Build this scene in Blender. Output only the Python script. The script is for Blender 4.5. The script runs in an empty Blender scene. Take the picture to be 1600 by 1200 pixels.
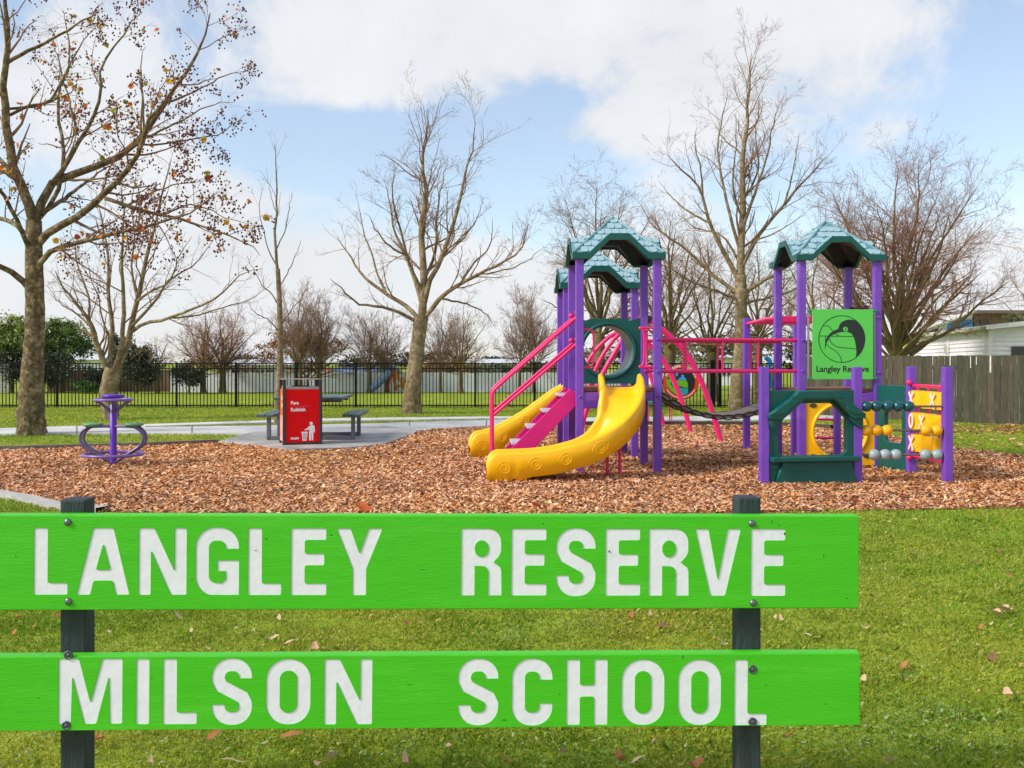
import bpy, bmesh, math, random
import numpy as np
from mathutils import Vector, Matrix
random.seed(7); rng = np.random.default_rng(11)
R = math.radians
scene = bpy.context.scene
col = scene.collection

# ------------------------------------------------------------------ camera, sky, sun, exposure
CAM_H = 1.42; FPX = 1550.0; HZ = 566.0
cam_d = bpy.data.cameras.new('camera'); cam = bpy.data.objects.new('camera', cam_d); col.objects.link(cam)
cam.location = (0, 0, CAM_H); cam.rotation_euler = (R(90), 0, 0)
cam_d.sensor_width = 36; cam_d.lens = 36*FPX/1600; cam_d.shift_y = -(600-HZ)/1600
cam_d.clip_start = 0.05; cam_d.clip_end = 3000
scene.camera = cam
scene.view_settings.view_transform = 'Standard'; scene.view_settings.look = 'None'
scene.view_settings.exposure = 0.98; scene.view_settings.gamma = 1.0
SUN_EL = 38; SUN_AZ = -113            # azimuth measured from +Y (view direction) clockwise, so the sun stands at the left
sun_dir = Vector((math.sin(R(SUN_AZ))*math.cos(R(SUN_EL)), math.cos(R(SUN_AZ))*math.cos(R(SUN_EL)), math.sin(R(SUN_EL))))
sl = bpy.data.lights.new('sun', 'SUN'); sl.energy = 1.9; sl.angle = R(14); sl.color = (1.0, 0.95, 0.87)
so = bpy.data.objects.new('sun', sl); col.objects.link(so); so.location = (-20, -10, 30)
so.rotation_euler = (-sun_dir).to_track_quat('-Z', 'Y').to_euler()
world = bpy.data.worlds.new('World'); scene.world = world; world.use_nodes = True
wn = world.node_tree; wn.nodes.clear()
def N(nt, t, **kw):
    n = nt.nodes.new(t)
    for k, v in kw.items():
        if k in n.inputs.keys() if isinstance(k, str) else False: n.inputs[k].default_value = v
        else: setattr(n, k, v)
    return n
def build_sky():
    L = wn.links.new
    out = N(wn, 'ShaderNodeOutputWorld'); bg = N(wn, 'ShaderNodeBackground'); L(bg.outputs[0], out.inputs[0])
    sky = N(wn, 'ShaderNodeTexSky'); sky.sky_type = 'NISHITA'; sky.sun_disc = False
    sky.sun_elevation = R(SUN_EL); sky.sun_rotation = R(SUN_AZ); sky.air_density = 1.0; sky.dust_density = 0.6; sky.ozone_density = 1.2
    tc = N(wn, 'ShaderNodeTexCoord')
    sep = N(wn, 'ShaderNodeSeparateXYZ'); L(tc.outputs['Generated'], sep.inputs[0])
    def m(op, a, b=None, c=None):
        n = N(wn, 'ShaderNodeMath', operation=op)
        for i, v in enumerate((a, b, c)):
            if v is None: continue
            if isinstance(v, (int, float)): n.inputs[i].default_value = v
            else: L(v, n.inputs[i])
        return n.outputs[0]
    # clouds lie on a layer overhead: direction projected on to it
    zc = m('ADD', m('MAXIMUM', sep.outputs['Z'], 0.0), 0.16)
    comb = N(wn, 'ShaderNodeCombineXYZ')
    L(m('DIVIDE', sep.outputs['X'], zc), comb.inputs[0]); L(m('DIVIDE', sep.outputs['Y'], zc), comb.inputs[1])
    nz = N(wn, 'ShaderNodeTexNoise'); nz.inputs['Scale'].default_value = 0.62; nz.inputs['Detail'].default_value = 9; nz.inputs['Roughness'].default_value = 0.55
    L(comb.outputs[0], nz.inputs['Vector'])
    nz2 = N(wn, 'ShaderNodeTexNoise'); nz2.inputs['Scale'].default_value = 5.5; nz2.inputs['Detail'].default_value = 12; nz2.inputs['Roughness'].default_value = 0.62; nz2.inputs['Distortion'].default_value = 0.35
    L(tc.outputs['Generated'], nz2.inputs['Vector'])
    acc = m('ADD', m('MULTIPLY', nz.outputs[0], 0.55), m('SUBTRACT', m('MULTIPLY', nz2.outputs[0], 1.75), 0.40))
    # single cloud masses (direction, size), white ones positive and clear gaps negative
    blobs = [(620, 50, 300, 120, .42), (1130, 60, 330, 130, .40), (1000, 200, 190, 45, .25), (330, 320, 150, 110, .40), (120, 130, 170, 170, .35), (560, 400, 200, 60, .30),
             (1300, 190, 200, 70, .18), (900, 500, 1300, 130, .38), (560, 238, 250, 66, -.50), (830, 290, 170, 60, -.36), (1540, 170, 110, 130, -.34), (1480, 320, 180, 90, -.2), (300, 70, 40, 70, -.2), (850, 160, 80, 40, -.16)]
    for (px, py, rx, ry, amp) in blobs:
        d = Vector(((px-800)/FPX, 1, (HZ-py)/FPX)); ln = d.length; d.normalize()
        sub = N(wn, 'ShaderNodeVectorMath', operation='SUBTRACT'); L(tc.outputs['Generated'], sub.inputs[0]); sub.inputs[1].default_value = d
        mul = N(wn, 'ShaderNodeVectorMath', operation='MULTIPLY'); L(sub.outputs[0], mul.inputs[0])
        mul.inputs[1].default_value = (FPX/rx*ln, FPX/rx*ln, FPX/ry*ln)
        le = N(wn, 'ShaderNodeVectorMath', operation='LENGTH'); L(mul.outputs[0], le.inputs[0])
        mr = N(wn, 'ShaderNodeMapRange', interpolation_type='SMOOTHSTEP'); L(le.outputs['Value'], mr.inputs[0])
        mr.inputs[1].default_value = 0.25; mr.inputs[2].default_value = 1.35; mr.inputs[3].default_value = amp; mr.inputs[4].default_value = 0
        acc = m('ADD', acc, mr.outputs[0])
    mr = N(wn, 'ShaderNodeMapRange', interpolation_type='SMOOTHSTEP'); L(acc, mr.inputs[0])
    mr.inputs[1].default_value = 0.66; mr.inputs[2].default_value = 1.03; mr.inputs[3].default_value = 0.24; mr.inputs[4].default_value = 0.97
    # cloud shading: soft grey modulation inside the clouds
    sh = N(wn, 'ShaderNodeMapRange'); L(nz2.outputs[0], sh.inputs[0]); sh.inputs[1].default_value = .3; sh.inputs[2].default_value = .7
    sh.inputs[3].default_value = .84; sh.inputs[4].default_value = 1.0
    cc = N(wn, 'ShaderNodeVectorMath', operation='SCALE'); cc.inputs[0].default_value = (4.75, 4.85, 5.0); L(sh.outputs[0], cc.inputs['Scale'])
    sc = N(wn, 'ShaderNodeVectorMath', operation='SCALE'); L(sky.outputs[0], sc.inputs[0]); sc.inputs['Scale'].default_value = 1.0
    mix = N(wn, 'ShaderNodeMix', data_type='RGBA'); L(mr.outputs[0], mix.inputs[0]); L(sc.outputs[0], mix.inputs[6]); L(cc.outputs[0], mix.inputs[7])
    L(mix.outputs[2], bg.inputs[0]); bg.inputs[1].default_value = 0.10
build_sky()

# ------------------------------------------------------------------ helpers
def gp(px, py, z=0.0):            # a point seen at (px, py) that lies on the ground
    Y = FPX*(CAM_H-z)/(py-HZ); return Vector(((px-800)/FPX*Y, Y, z))
def at(px, py, Y):                # a point seen at (px, py) at distance Y
    return Vector(((px-800)/FPX*Y, Y, CAM_H-(py-HZ)/FPX*Y))
def tag(o, label=None, cat=None, group=None, kind=None):
    if label: o['label'] = label
    if cat: o['category'] = cat
    if group: o['group'] = group
    if kind: o['kind'] = kind
    return o
def empty(name, loc, label, cat, group=None):
    o = bpy.data.objects.new(name, None); col.objects.link(o); o.location = loc; o.empty_display_size = .2
    return tag(o, label, cat, group)
def root_loc(p):
    v = Vector((0, 0, 0))
    while p is not None: v += Vector(p.location); p = p.parent
    return v
def link_mesh(name, me, mat, parent=None, loc=None):
    o = bpy.data.objects.new(name, me); col.objects.link(o)
    if mat is not None and len(me.materials) == 0: me.materials.append(mat)
    if parent is not None: o.parent = parent
    if loc is not None: o.location = loc
    return o
def srgb(r, g, b):
    f = lambda c: (c/12.92 if c <= .04045 else ((c+.055)/1.055)**2.4)
    return (f(r/255), f(g/255), f(b/255), 1)
MATS = {}
def mat(name, c, rough=.5, var=.12, scale=8.0, bump=0.0, bscale=60.0, metal=0.0, attr=None, stretch=None, c2=None, c2lo=.5, c2hi=.7, spec=.5, coat=0, trans=0):
    """procedural surface: base colour varied by noise, optional second colour in patches, fine relief"""
    if name in MATS: return MATS[name]
    m_ = bpy.data.materials.new(name); m_.use_nodes = True; nt = m_.node_tree; L = nt.links.new
    b = nt.nodes['Principled BSDF']
    b.inputs['Roughness'].default_value = rough; b.inputs['Metallic'].default_value = metal
    b.inputs['Specular IOR Level'].default_value = spec; b.inputs['Coat Weight'].default_value = coat
    tc = N(nt, 'ShaderNodeTexCoord'); mp = N(nt, 'ShaderNodeMapping'); L(tc.outputs['Object'], mp.inputs[0])
    if stretch: mp.inputs['Scale'].default_value = stretch
    nz = N(nt, 'ShaderNodeTexNoise'); nz.inputs['Scale'].default_value = scale; nz.inputs['Detail'].default_value = 6; nz.inputs['Roughness'].default_value = .6
    L(mp.outputs[0], nz.inputs[0])
    if attr:
        a = N(nt, 'ShaderNodeAttribute', attribute_name=attr); base = a.outputs['Color']
    else:
        rgb = N(nt, 'ShaderNodeRGB'); rgb.outputs[0].default_value = c; base = rgb.outputs[0]
    if c2 is not None:
        n2 = N(nt, 'ShaderNodeTexNoise'); n2.inputs['Scale'].default_value = scale*.45; n2.inputs['Detail'].default_value = 8; n2.inputs['Roughness'].default_value = .65
        L(mp.outputs[0], n2.inputs[0])
        mr = N(nt, 'ShaderNodeMapRange'); L(n2.outputs[0], mr.inputs[0]); mr.inputs[1].default_value = c2lo; mr.inputs[2].default_value = c2hi
        mx = N(nt, 'ShaderNodeMix', data_type='RGBA'); L(mr.outputs[0], mx.inputs[0]); L(base, mx.inputs[6]); mx.inputs[7].default_value = c2
        base = mx.outputs[2]
    mr = N(nt, 'ShaderNodeMapRange'); L(nz.outputs[0], mr.inputs[0]); mr.inputs[1].default_value = .3; mr.inputs[2].default_value = .7
    mr.inputs[3].default_value = 1-var; mr.inputs[4].default_value = 1+var
    sc = N(nt, 'ShaderNodeVectorMath', operation='SCALE'); L(base, sc.inputs[0]); L(mr.outputs[0], sc.inputs['Scale'])
    L(sc.outputs[0], b.inputs['Base Color'])
    if trans:
        b.inputs['Subsurface Weight'].default_value = 0
        tr = N(nt, 'ShaderNodeBsdfTranslucent'); L(sc.outputs[0], tr.inputs[0]); ms = N(nt, 'ShaderNodeMixShader'); ms.inputs[0].default_value = trans
        L(b.outputs[0], ms.inputs[1]); L(tr.outputs[0], ms.inputs[2]); L(ms.outputs[0], nt.nodes['Material Output'].inputs[0])
    if bump:
        nb = N(nt, 'ShaderNodeTexNoise'); nb.inputs['Scale'].default_value = bscale; nb.inputs['Detail'].default_value = 5; L(mp.outputs[0], nb.inputs[0])
        bp = N(nt, 'ShaderNodeBump'); bp.inputs['Strength'].default_value = bump; bp.inputs['Distance'].default_value = .02
        L(nb.outputs[0], bp.inputs['Height']); L(bp.outputs[0], b.inputs['Normal'])
    MATS[name] = m_; return m_

class MB:
    """collects boxes, tubes, prisms in world coordinates and links them as one mesh"""
    def __init__(s): s.v = []; s.f = []; s.sm = []
    def add(s, vs, fs, smooth=False):
        o = len(s.v); s.v += [tuple(v) for v in vs]; s.f += [tuple(i+o for i in f) for f in fs]; s.sm += [smooth]*len(fs); return s
    def box(s, c, size, U=None, V=None, W=None, bev=0.0):
        c = Vector(c); U = Vector(U or (1, 0, 0)).normalized(); V = Vector(V or (0, 1, 0)).normalized(); W = Vector(W).normalized() if W is not None else U.cross(V)
        bm = bmesh.new(); bmesh.ops.create_cube(bm, size=1)
        for v in bm.verts: v.co = Vector((v.co.x*size[0], v.co.y*size[1], v.co.z*size[2]))
        if bev: bmesh.ops.bevel(bm, geom=list(bm.edges), offset=bev, segments=2, profile=.5, affect='EDGES')
        bm.verts.index_update()
        s.add([c+U*v.co.x+V*v.co.y+W*v.co.z for v in bm.verts], [[v.index for v in f.verts] for f in bm.faces]); bm.free(); return s
    def tube(s, pts, r, n=10, cap=True, closed=False):
        pts = [Vector(p) for p in pts]; k = len(pts); rs = r if hasattr(r, '__len__') else [r]*k
        prev = None; vs = []; fs = []
        for i, p in enumerate(pts):
            if closed: t = (pts[(i+1) % k]-pts[i-1])
            else: t = (pts[min(i+1, k-1)]-pts[max(i-1, 0)])
            t.normalize()
            if prev is None:
                ref = Vector((0, 0, 1)) if abs(t.z) < .9 else Vector((1, 0, 0)); a = t.cross(ref).normalized()
            else: a = (prev - t*prev.dot(t)).normalized()
            prev = a; b = t.cross(a)
            for j in range(n):
                th = 2*math.pi*j/n; vs.append(p+(a*math.cos(th)+b*math.sin(th))*rs[i])
        for i in range(k if closed else k-1):
            for j in range(n):
                i2 = (i+1) % k
                fs.append((i*n+j, i*n+(j+1) % n, i2*n+(j+1) % n, i2*n+j))
        s.add(vs, fs, True)
        if cap and not closed: s.add(vs[:n], [tuple(range(n))[::-1]]); s.add(vs[-n:], [tuple(range(n))])
        return s
    def lathe(s, c, prof, n=20, axis=(0, 0, 1)):
        c = Vector(c); ax = Vector(axis).normalized(); ref = Vector((1, 0, 0)) if abs(ax.x) < .9 else Vector((0, 1, 0))
        a = ax.cross(ref).normalized(); b = ax.cross(a); vs = []; fs = []
        for (r, h) in prof:
            for j in range(n):
                th = 2*math.pi*j/n; vs.append(c+ax*h+(a*math.cos(th)+b*math.sin(th))*r)
        for i in range(len(prof)-1):
            for j in range(n): fs.append((i*n+j, i*n+(j+1) % n, (i+1)*n+(j+1) % n, (i+1)*n+j))
        fs.append(tuple(range(n))[::-1]); fs.append(tuple((len(prof)-1)*n+j for j in range(n)))
        return s.add(vs, fs, len(prof) > 4)
    def ball(s, c, r, n=14):
        return s.lathe(Vector(c), [(max(r*math.sin(math.pi*i/n), r*.02), -r*math.cos(math.pi*i/n)) for i in range(n+1)], n=18)
    def mesh(s, me, M):
        s.add([M @ v.co for v in me.vertices], [tuple(p.vertices) for p in me.polygons]); return s
    def build(s, name, material, parent=None, label=None, kind=None):
        off = root_loc(parent)
        me = bpy.data.meshes.new(name); me.from_pydata([(v[0]-off.x, v[1]-off.y, v[2]-off.z) for v in s.v], [], s.f); me.update()
        me.polygons.foreach_set('use_smooth', s.sm)
        bm = bmesh.new(); bm.from_mesh(me); bmesh.ops.recalc_face_normals(bm, faces=bm.faces); bm.to_mesh(me); bm.free()
        o = link_mesh(name, me, material, parent)
        return tag(o, label, kind=kind)

def frame(o, U, V, Nn=None):
    """matrix taking (u, v, w) to world"""
    U = Vector(U).normalized(); V = Vector(V).normalized(); W = Vector(Nn).normalized() if Nn is not None else U.cross(V)
    M = Matrix.Identity(4); o = Vector(o)
    for i in range(3): M[i][0] = U[i]; M[i][1] = V[i]; M[i][2] = W[i]; M[i][3] = o[i]
    return M
def curve_mesh(outlines, depth, bev=0.0):
    """flat shape with holes, extruded: outlines are closed 2-D loops, the even-odd rule makes holes"""
    cu = bpy.data.curves.new('tmp', 'CURVE'); cu.dimensions = '2D'; cu.fill_mode = 'BOTH'; cu.extrude = depth/2; cu.bevel_depth = bev; cu.bevel_resolution = 1
    for pts in outlines:
        sp = cu.splines.new('POLY'); sp.points.add(len(pts)-1)
        for i, p in enumerate(pts): sp.points[i].co = (p[0], p[1], 0, 1)
        sp.use_cyclic_u = True
    o = bpy.data.objects.new('tmp', cu); me = bpy.data.meshes.new_from_object(o)
    bpy.data.objects.remove(o); bpy.data.curves.remove(cu); return me
def text_mesh(txt, size, bold=0.0, depth=.002, align='LEFT', spacing=1.0):
    cu = bpy.data.curves.new('tmp', 'FONT'); cu.body = txt; cu.size = size; cu.offset = bold; cu.extrude = depth/2; cu.align_x = align; cu.space_character = spacing
    cu.resolution_u = 4
    o = bpy.data.objects.new('tmp', cu); me = bpy.data.meshes.new_from_object(o)
    bpy.data.objects.remove(o); bpy.data.curves.remove(cu); return me
def place(me, M, name, material, parent, label=None):
    """a helper mesh moved by M and linked as a part"""
    off = root_loc(parent); me.transform(Matrix.Translation(-off) @ M); me.update()
    me.name = name; return tag(link_mesh(name, me, material, parent), label)
def shape(outlines, depth, M, name, material, parent, bev=0.0, label=None):
    return place(curve_mesh(outlines, depth, bev), M, name, material, parent, label)
def arc(cx, cy, rx, ry, a0, a1, n=10):
    return [(cx+rx*math.cos(R(a0+(a1-a0)*i/n)), cy+ry*math.sin(R(a0+(a1-a0)*i/n))) for i in range(n+1)]
def circle(cx, cy, r, n=40): return arc(cx, cy, r, r, 0, 360, n)[:-1]
def rrect(x0, y0, x1, y1, r, n=6):
    return arc(x1-r, y1-r, r, r, 0, 90, n)+arc(x0+r, y1-r, r, r, 90, 180, n)+arc(x0+r, y0+r, r, r, 180, 270, n)+arc(x1-r, y0+r, r, r, 270, 360, n)
def thicken(path, t):
    """outline of a stroke of width t along an open path (mitred)"""
    k = len(path); l = []; r_ = []
    for i in range(k):
        p = Vector(path[i]); a = (p-Vector(path[i-1])).normalized() if i else None; b = (Vector(path[i+1])-p).normalized() if i < k-1 else None
        d = (a+b).normalized() if a and b else (a or b); n = Vector((-d.y, d.x)); w = t/2
        if a and b: w = w/max(.5, n.dot(Vector((-a.y, a.x))))
        l.append(tuple(p+n*w)); r_.append(tuple(p-n*w))
    return l+r_[::-1]
def smooth_path(pts, n=8, closed=False):
    """Catmull-Rom through points"""
    P = [Vector(p) for p in pts]; out = []; k = len(P)
    for i in range(k if closed else k-1):
        if closed: p0, p1, p2, p3 = P[i-1], P[i], P[(i+1) % k], P[(i+2) % k]
        else: p0, p1, p2, p3 = P[max(i-1, 0)], P[i], P[i+1], P[min(i+2, k-1)]
        for j in range(n):
            t = j/n
            out.append(.5*((2*p1)+(p2-p0)*t+(2*p0-5*p1+4*p2-p3)*t*t+(3*p1-p0-3*p2+p3)*t**3))
    if not closed: out.append(P[-1])
    return out
def big_mesh(name, verts, faces_n, material, colors=None, parent=None, kind='stuff', smooth=False, loc=None):
    """verts (V,3), faces_n (F,k) all with k corners: fast numpy mesh; colors per vertex"""
    me = bpy.data.meshes.new(name); F, k = faces_n.shape
    me.vertices.add(len(verts)); me.vertices.foreach_set('co', np.ascontiguousarray(verts, np.float32).ravel())
    me.loops.add(F*k); me.loops.foreach_set('vertex_index', np.ascontiguousarray(faces_n, np.int32).ravel())
    me.polygons.add(F); me.polygons.foreach_set('loop_start', np.arange(0, F*k, k, dtype=np.int32))
    me.polygons.foreach_set('use_smooth', np.full(F, smooth))
    me.update(calc_edges=True)
    if colors is not None:
        ca = me.color_attributes.new('tint', 'FLOAT_COLOR', 'POINT')
        c4 = np.ones((len(verts), 4), np.float32); c4[:, :3] = colors; ca.data.foreach_set('color', c4.ravel())
    o = link_mesh(name, me, material, parent, loc)
    if kind: o['kind'] = kind
    return o
def in_poly(x, y, poly):
    c = np.zeros(len(x), bool); n = len(poly)
    for i in range(n):
        x1, y1 = poly[i][0], poly[i][1]; x2, y2 = poly[i-1][0], poly[i-1][1]
        t = ((y1 > y) != (y2 > y)) & (x < (x2-x1)*(y-y1)/(y2-y1+1e-12)+x1); c ^= t
    return c

# ------------------------------------------------------------------ the setting: lawn, bark bed, concrete
lawn_c = srgb(112, 132, 30)
M_lawn = mat('lawn_soil', srgb(134, 152, 46), .95, .28, 1.4, .6, 40, c2=srgb(158, 162, 58), c2lo=.45, c2hi=.75, spec=.1)
def sheet(name, pts, z, material, thick=0.0):
    n = len(pts); vs = [(p[0], p[1], z) for p in pts]; fs = [tuple(range(n))]
    if thick:
        vs += [(p[0], p[1], z-thick) for p in pts]; fs += [(i, (i+1) % n, n+(i+1) % n, n+i) for i in range(n)]
    me = bpy.data.meshes.new(name); me.from_pydata(vs, [], fs); me.update()
    bm = bmesh.new(); bm.from_mesh(me); bmesh.ops.recalc_face_normals(bm, faces=bm.faces)
    for f in bm.faces:
        if len(f.verts) == n and f.normal.z < 0: bmesh.ops.reverse_faces(bm, faces=bm.faces); break
    bmesh.ops.triangulate(bm, faces=[f for f in bm.faces if len(f.verts) > 4]); bm.to_mesh(me); bm.free()
    o = link_mesh(name, me, material); o['kind'] = 'structure'; return o
sheet('lawn', [(-900, -30), (900, -30), (900, 1500), (-900, 1500)], 0, M_lawn)

# bark bed outline on the ground
pad_front = [(341, 693.5), (400, 698), (440, 703.5), (475, 705.5), (550, 702.5), (600, 696.5), (625, 688), (650, 675.5), (720, 669.5), (800, 666.5)]
bark_px = [(-500, 708), (-200, 706), (0, 704), (120, 701), (228, 698)]+pad_front+[(870, 665.5), (1000, 665), (1190, 666), (1300, 671), (1400, 683), (1487, 699), (1600, 713), (1800, 738), (1900, 770),
           (1750, 790), (1600, 794.5), (1340, 799), (1000, 806), (700, 808), (400, 806), (220, 802), (93, 795), (0, 776), (-200, 748), (-420, 728)]
bark_poly = [tuple(gp(*p)[:2]) for p in bark_px]
bark_poly = [tuple(v) for v in smooth_path(bark_poly, 4, True)]
M_barkbase = mat('bark_bed', srgb(178, 128, 92), .95, .45, 30, .9, 55, c2=srgb(80, 52, 38), c2lo=.5, c2hi=.68, spec=.1)
sheet('bark_ground', bark_poly, .008, M_barkbase)
M_conc = mat('concrete', srgb(208, 206, 202), .8, .12, 1.3, .25, 90, c2=srgb(178, 175, 168), c2lo=.45, c2hi=.72, spec=.25)
M_conc2 = mat('damp_concrete', srgb(180, 178, 174), .55, .18, 1.6, .2, 90, c2=srgb(140, 138, 132), c2lo=.42, c2hi=.62, spec=.35)
g2 = lambda L_: [tuple(gp(*p)[:2]) for p in L_]
pad = g2([(388, 680), (341, 693.5)]+pad_front[1:8]+[(600, 668.5), (500, 672.5), (420, 675)])
pad = pad[:1]+[tuple(v) for v in smooth_path(pad[1:10], 5)]+pad[10:]
sheet('picnic_pad', pad, .045, M_conc2, .06)
path = g2([(-500, 688), (-200, 683), (0, 680.5), (228, 678.7), (388, 680), (420, 675), (500, 672.5), (600, 668.5), (650, 675.5), (720, 669.5), (800, 666.5), (870, 664.5), (1000, 661), (1300, 656), (1700, 650),
           (1700, 645), (1300, 650.5), (1000, 653.5), (870, 655), (800, 657.5), (700, 660), (575, 664), (400, 667.5), (228, 669.6), (226, 668.2), (420, 662.4), (500, 659.6), (640, 657.6), (800, 655.4), (870, 654.2),
           (870, 651.5), (800, 652.4), (640, 654.2), (500, 656), (420, 658.8), (228, 665), (126, 667.5), (0, 671.5), (-200, 675), (-500, 679)])
sheet('footpath', path, .036, M_conc, .05)
for i, (a, b) in enumerate([((300, 668.7), (300, 679.2)), ((470, 665.8), (470, 673.6)), ((640, 662), (640, 667.4)), ((760, 658.8), (760, 668)), ((120, 668), (120, 679.6)), ((-40, 672.5), (-40, 681))]):
    A, B = gp(*a), gp(*b); d = (B-A).normalized(); n_ = Vector((-d.y, d.x, 0))*.012
    sheet('path_joint', [(A+n_)[:2], (B+n_)[:2], (B-n_)[:2], (A-n_)[:2]], .0385, mat('joint_dark', srgb(105, 103, 98), .9))
def strip(name, px_pts, w, h, material, label=None, zb=-.02):
    P = smooth_path([gp(*p) for p in px_pts], 6); vs = []; fs = []
    for i, p in enumerate(P):
        t = (P[min(i+1, len(P)-1)]-P[max(i-1, 0)]).normalized(); n = Vector((-t.y, t.x, 0))*w/2
        for q, z in ((n, zb), (n, h), (-n, h), (-n, zb)): vs.append((p.x+q.x, p.y+q.y, z))
    for i in range(len(P)-1):
        for j in range(3): fs.append((i*4+j, i*4+j+1, i*4+5+j, i*4+4+j))
    me = bpy.data.meshes.new(name); me.from_pydata(vs, [], fs); me.update(); bm = bmesh.new(); bm.from_mesh(me); bmesh.ops.recalc_face_normals(bm, faces=bm.faces); bm.to_mesh(me); bm.free()
    o = link_mesh(name, me, material); o['kind'] = 'structure'; return o
M_edge = mat('weathered_edging', srgb(120, 112, 100), .9, .3, 6, .4, 40)
M_kerb = mat('kerb_concrete', srgb(178, 174, 166), .85, .2, 5, .3, 60)
strip('edging', [(-500, 707.5), (-200, 705.5), (0, 703.5), (120, 700.5), (228, 697.5), (341, 692.6)], .12, .07, M_edge)
strip('edging', [(800, 666), (870, 665), (1000, 664.5), (1190, 665.5), (1300, 670.5)], .12, .09, mat('dark_edging', srgb(70, 62, 55), .9, .3, 6))
strip('kerb', [(-420, 727), (-200, 747), (0, 775.5), (60, 788), (96, 795), (160, 800)], .17, .05, M_kerb)

def value_noise(x, y, f, seed):
    r2 = np.random.default_rng(seed); T = r2.random((64, 64)); xi = x*f; yi = y*f
    x0 = np.floor(xi).astype(int); y0 = np.floor(yi).astype(int); fx = xi-x0; fy = yi-y0; fx = fx*fx*(3-2*fx); fy = fy*fy*(3-2*fy)
    g = lambda a, b: T[a % 64, b % 64]
    return (g(x0, y0)*(1-fx)+g(x0+1, y0)*fx)*(1-fy)+(g(x0, y0+1)*(1-fx)+g(x0+1, y0+1)*fx)*fy
# bark chips: real chips lying at all angles, denser near the viewer
def chips():
    V = []; C = []
    cols = np.array([srgb(*c)[:3] for c in [(222, 168, 114), (206, 142, 86), (182, 116, 66), (228, 186, 140), (208, 164, 134), (136, 86, 54), (88, 58, 44), (228, 188, 146), (192, 144, 112), (216, 146, 76)]])
    wts = np.array([.15, .17, .13, .12, .12, .09, .07, .05, .06, .04]); wts /= wts.sum()
    for (y0, y1, dens, hw, s0, s1) in [(8.6, 11, 2700, 8, .022, .055), (11, 14, 1700, 9.5, .024, .058), (14, 18, 950, 11, .028, .064), (18, 25, 420, 12, .035, .075)]:
        n = int(dens*(y1-y0)*2*hw); x = rng.uniform(-hw, hw, n); y = rng.uniform(y0, y1, n)
        k = in_poly(x, y, bark_poly) & (np.abs(x) < .60*y+.8); x = x[k]; y = y[k]; n = len(x)
        # low mounds
        z = .012+.014*rng.random(n)+.008*np.sin(x*2.1+y)*np.sin(y*1.7-x*.6)
        ln = rng.uniform(s0, s1, n)*rng.choice([.7, 1, 1.3], n); wd = ln*rng.uniform(.22, .5, n)
        yaw = rng.uniform(0, 2*np.pi, n); pit = rng.normal(0, .26, n); rol = rng.normal(0, .34, n); bend = rng.normal(0, .14, n)
        d = np.stack([np.cos(yaw)*np.cos(pit), np.sin(yaw)*np.cos(pit), np.sin(pit)], 1)
        s = np.stack([-np.sin(yaw)*np.cos(rol), np.cos(yaw)*np.cos(rol), np.sin(rol)], 1)
        c = np.stack([x, y, np.maximum(z, .012)+np.abs(np.sin(pit))*ln*.4], 1)
        ml = np.stack([0*x, 0*x, bend*ln], 1)
        a = c-d*ln[:, None]/2; b = c+d*ln[:, None]/2; w = s*wd[:, None]/2; w1 = w*rng.uniform(.5, 1, n)[:, None]
        V.append(np.stack([a-w1, a+w, b+w1, b-w], 1).reshape(-1, 3))
        ci = rng.choice(len(cols), n, p=wts); cc = cols[ci]*rng.uniform(.85, 1.12, n)[:, None]
        patch = value_noise(x, y, .8, 21)*.6+value_noise(x, y, 2.6, 22)*.4; cc = cc*(.82+.52*patch)[:, None]; cc[:, 2] *= .92+.3*value_noise(x, y, .35, 23)
        C.append(np.repeat(cc, 4, 0))
    V = np.concatenate(V); C = np.concatenate(C); n = len(V)//4; F = np.arange(n*4).reshape(-1, 4)
    ob = big_mesh('bark_chips', V, F, mat('bark_chip', None, .85, .15, 30, attr='tint', spec=.2), C)
    tag(ob, 'loose orange brown bark chips covering the play area', 'bark chips')
    print('chips', n)
chips()

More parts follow.
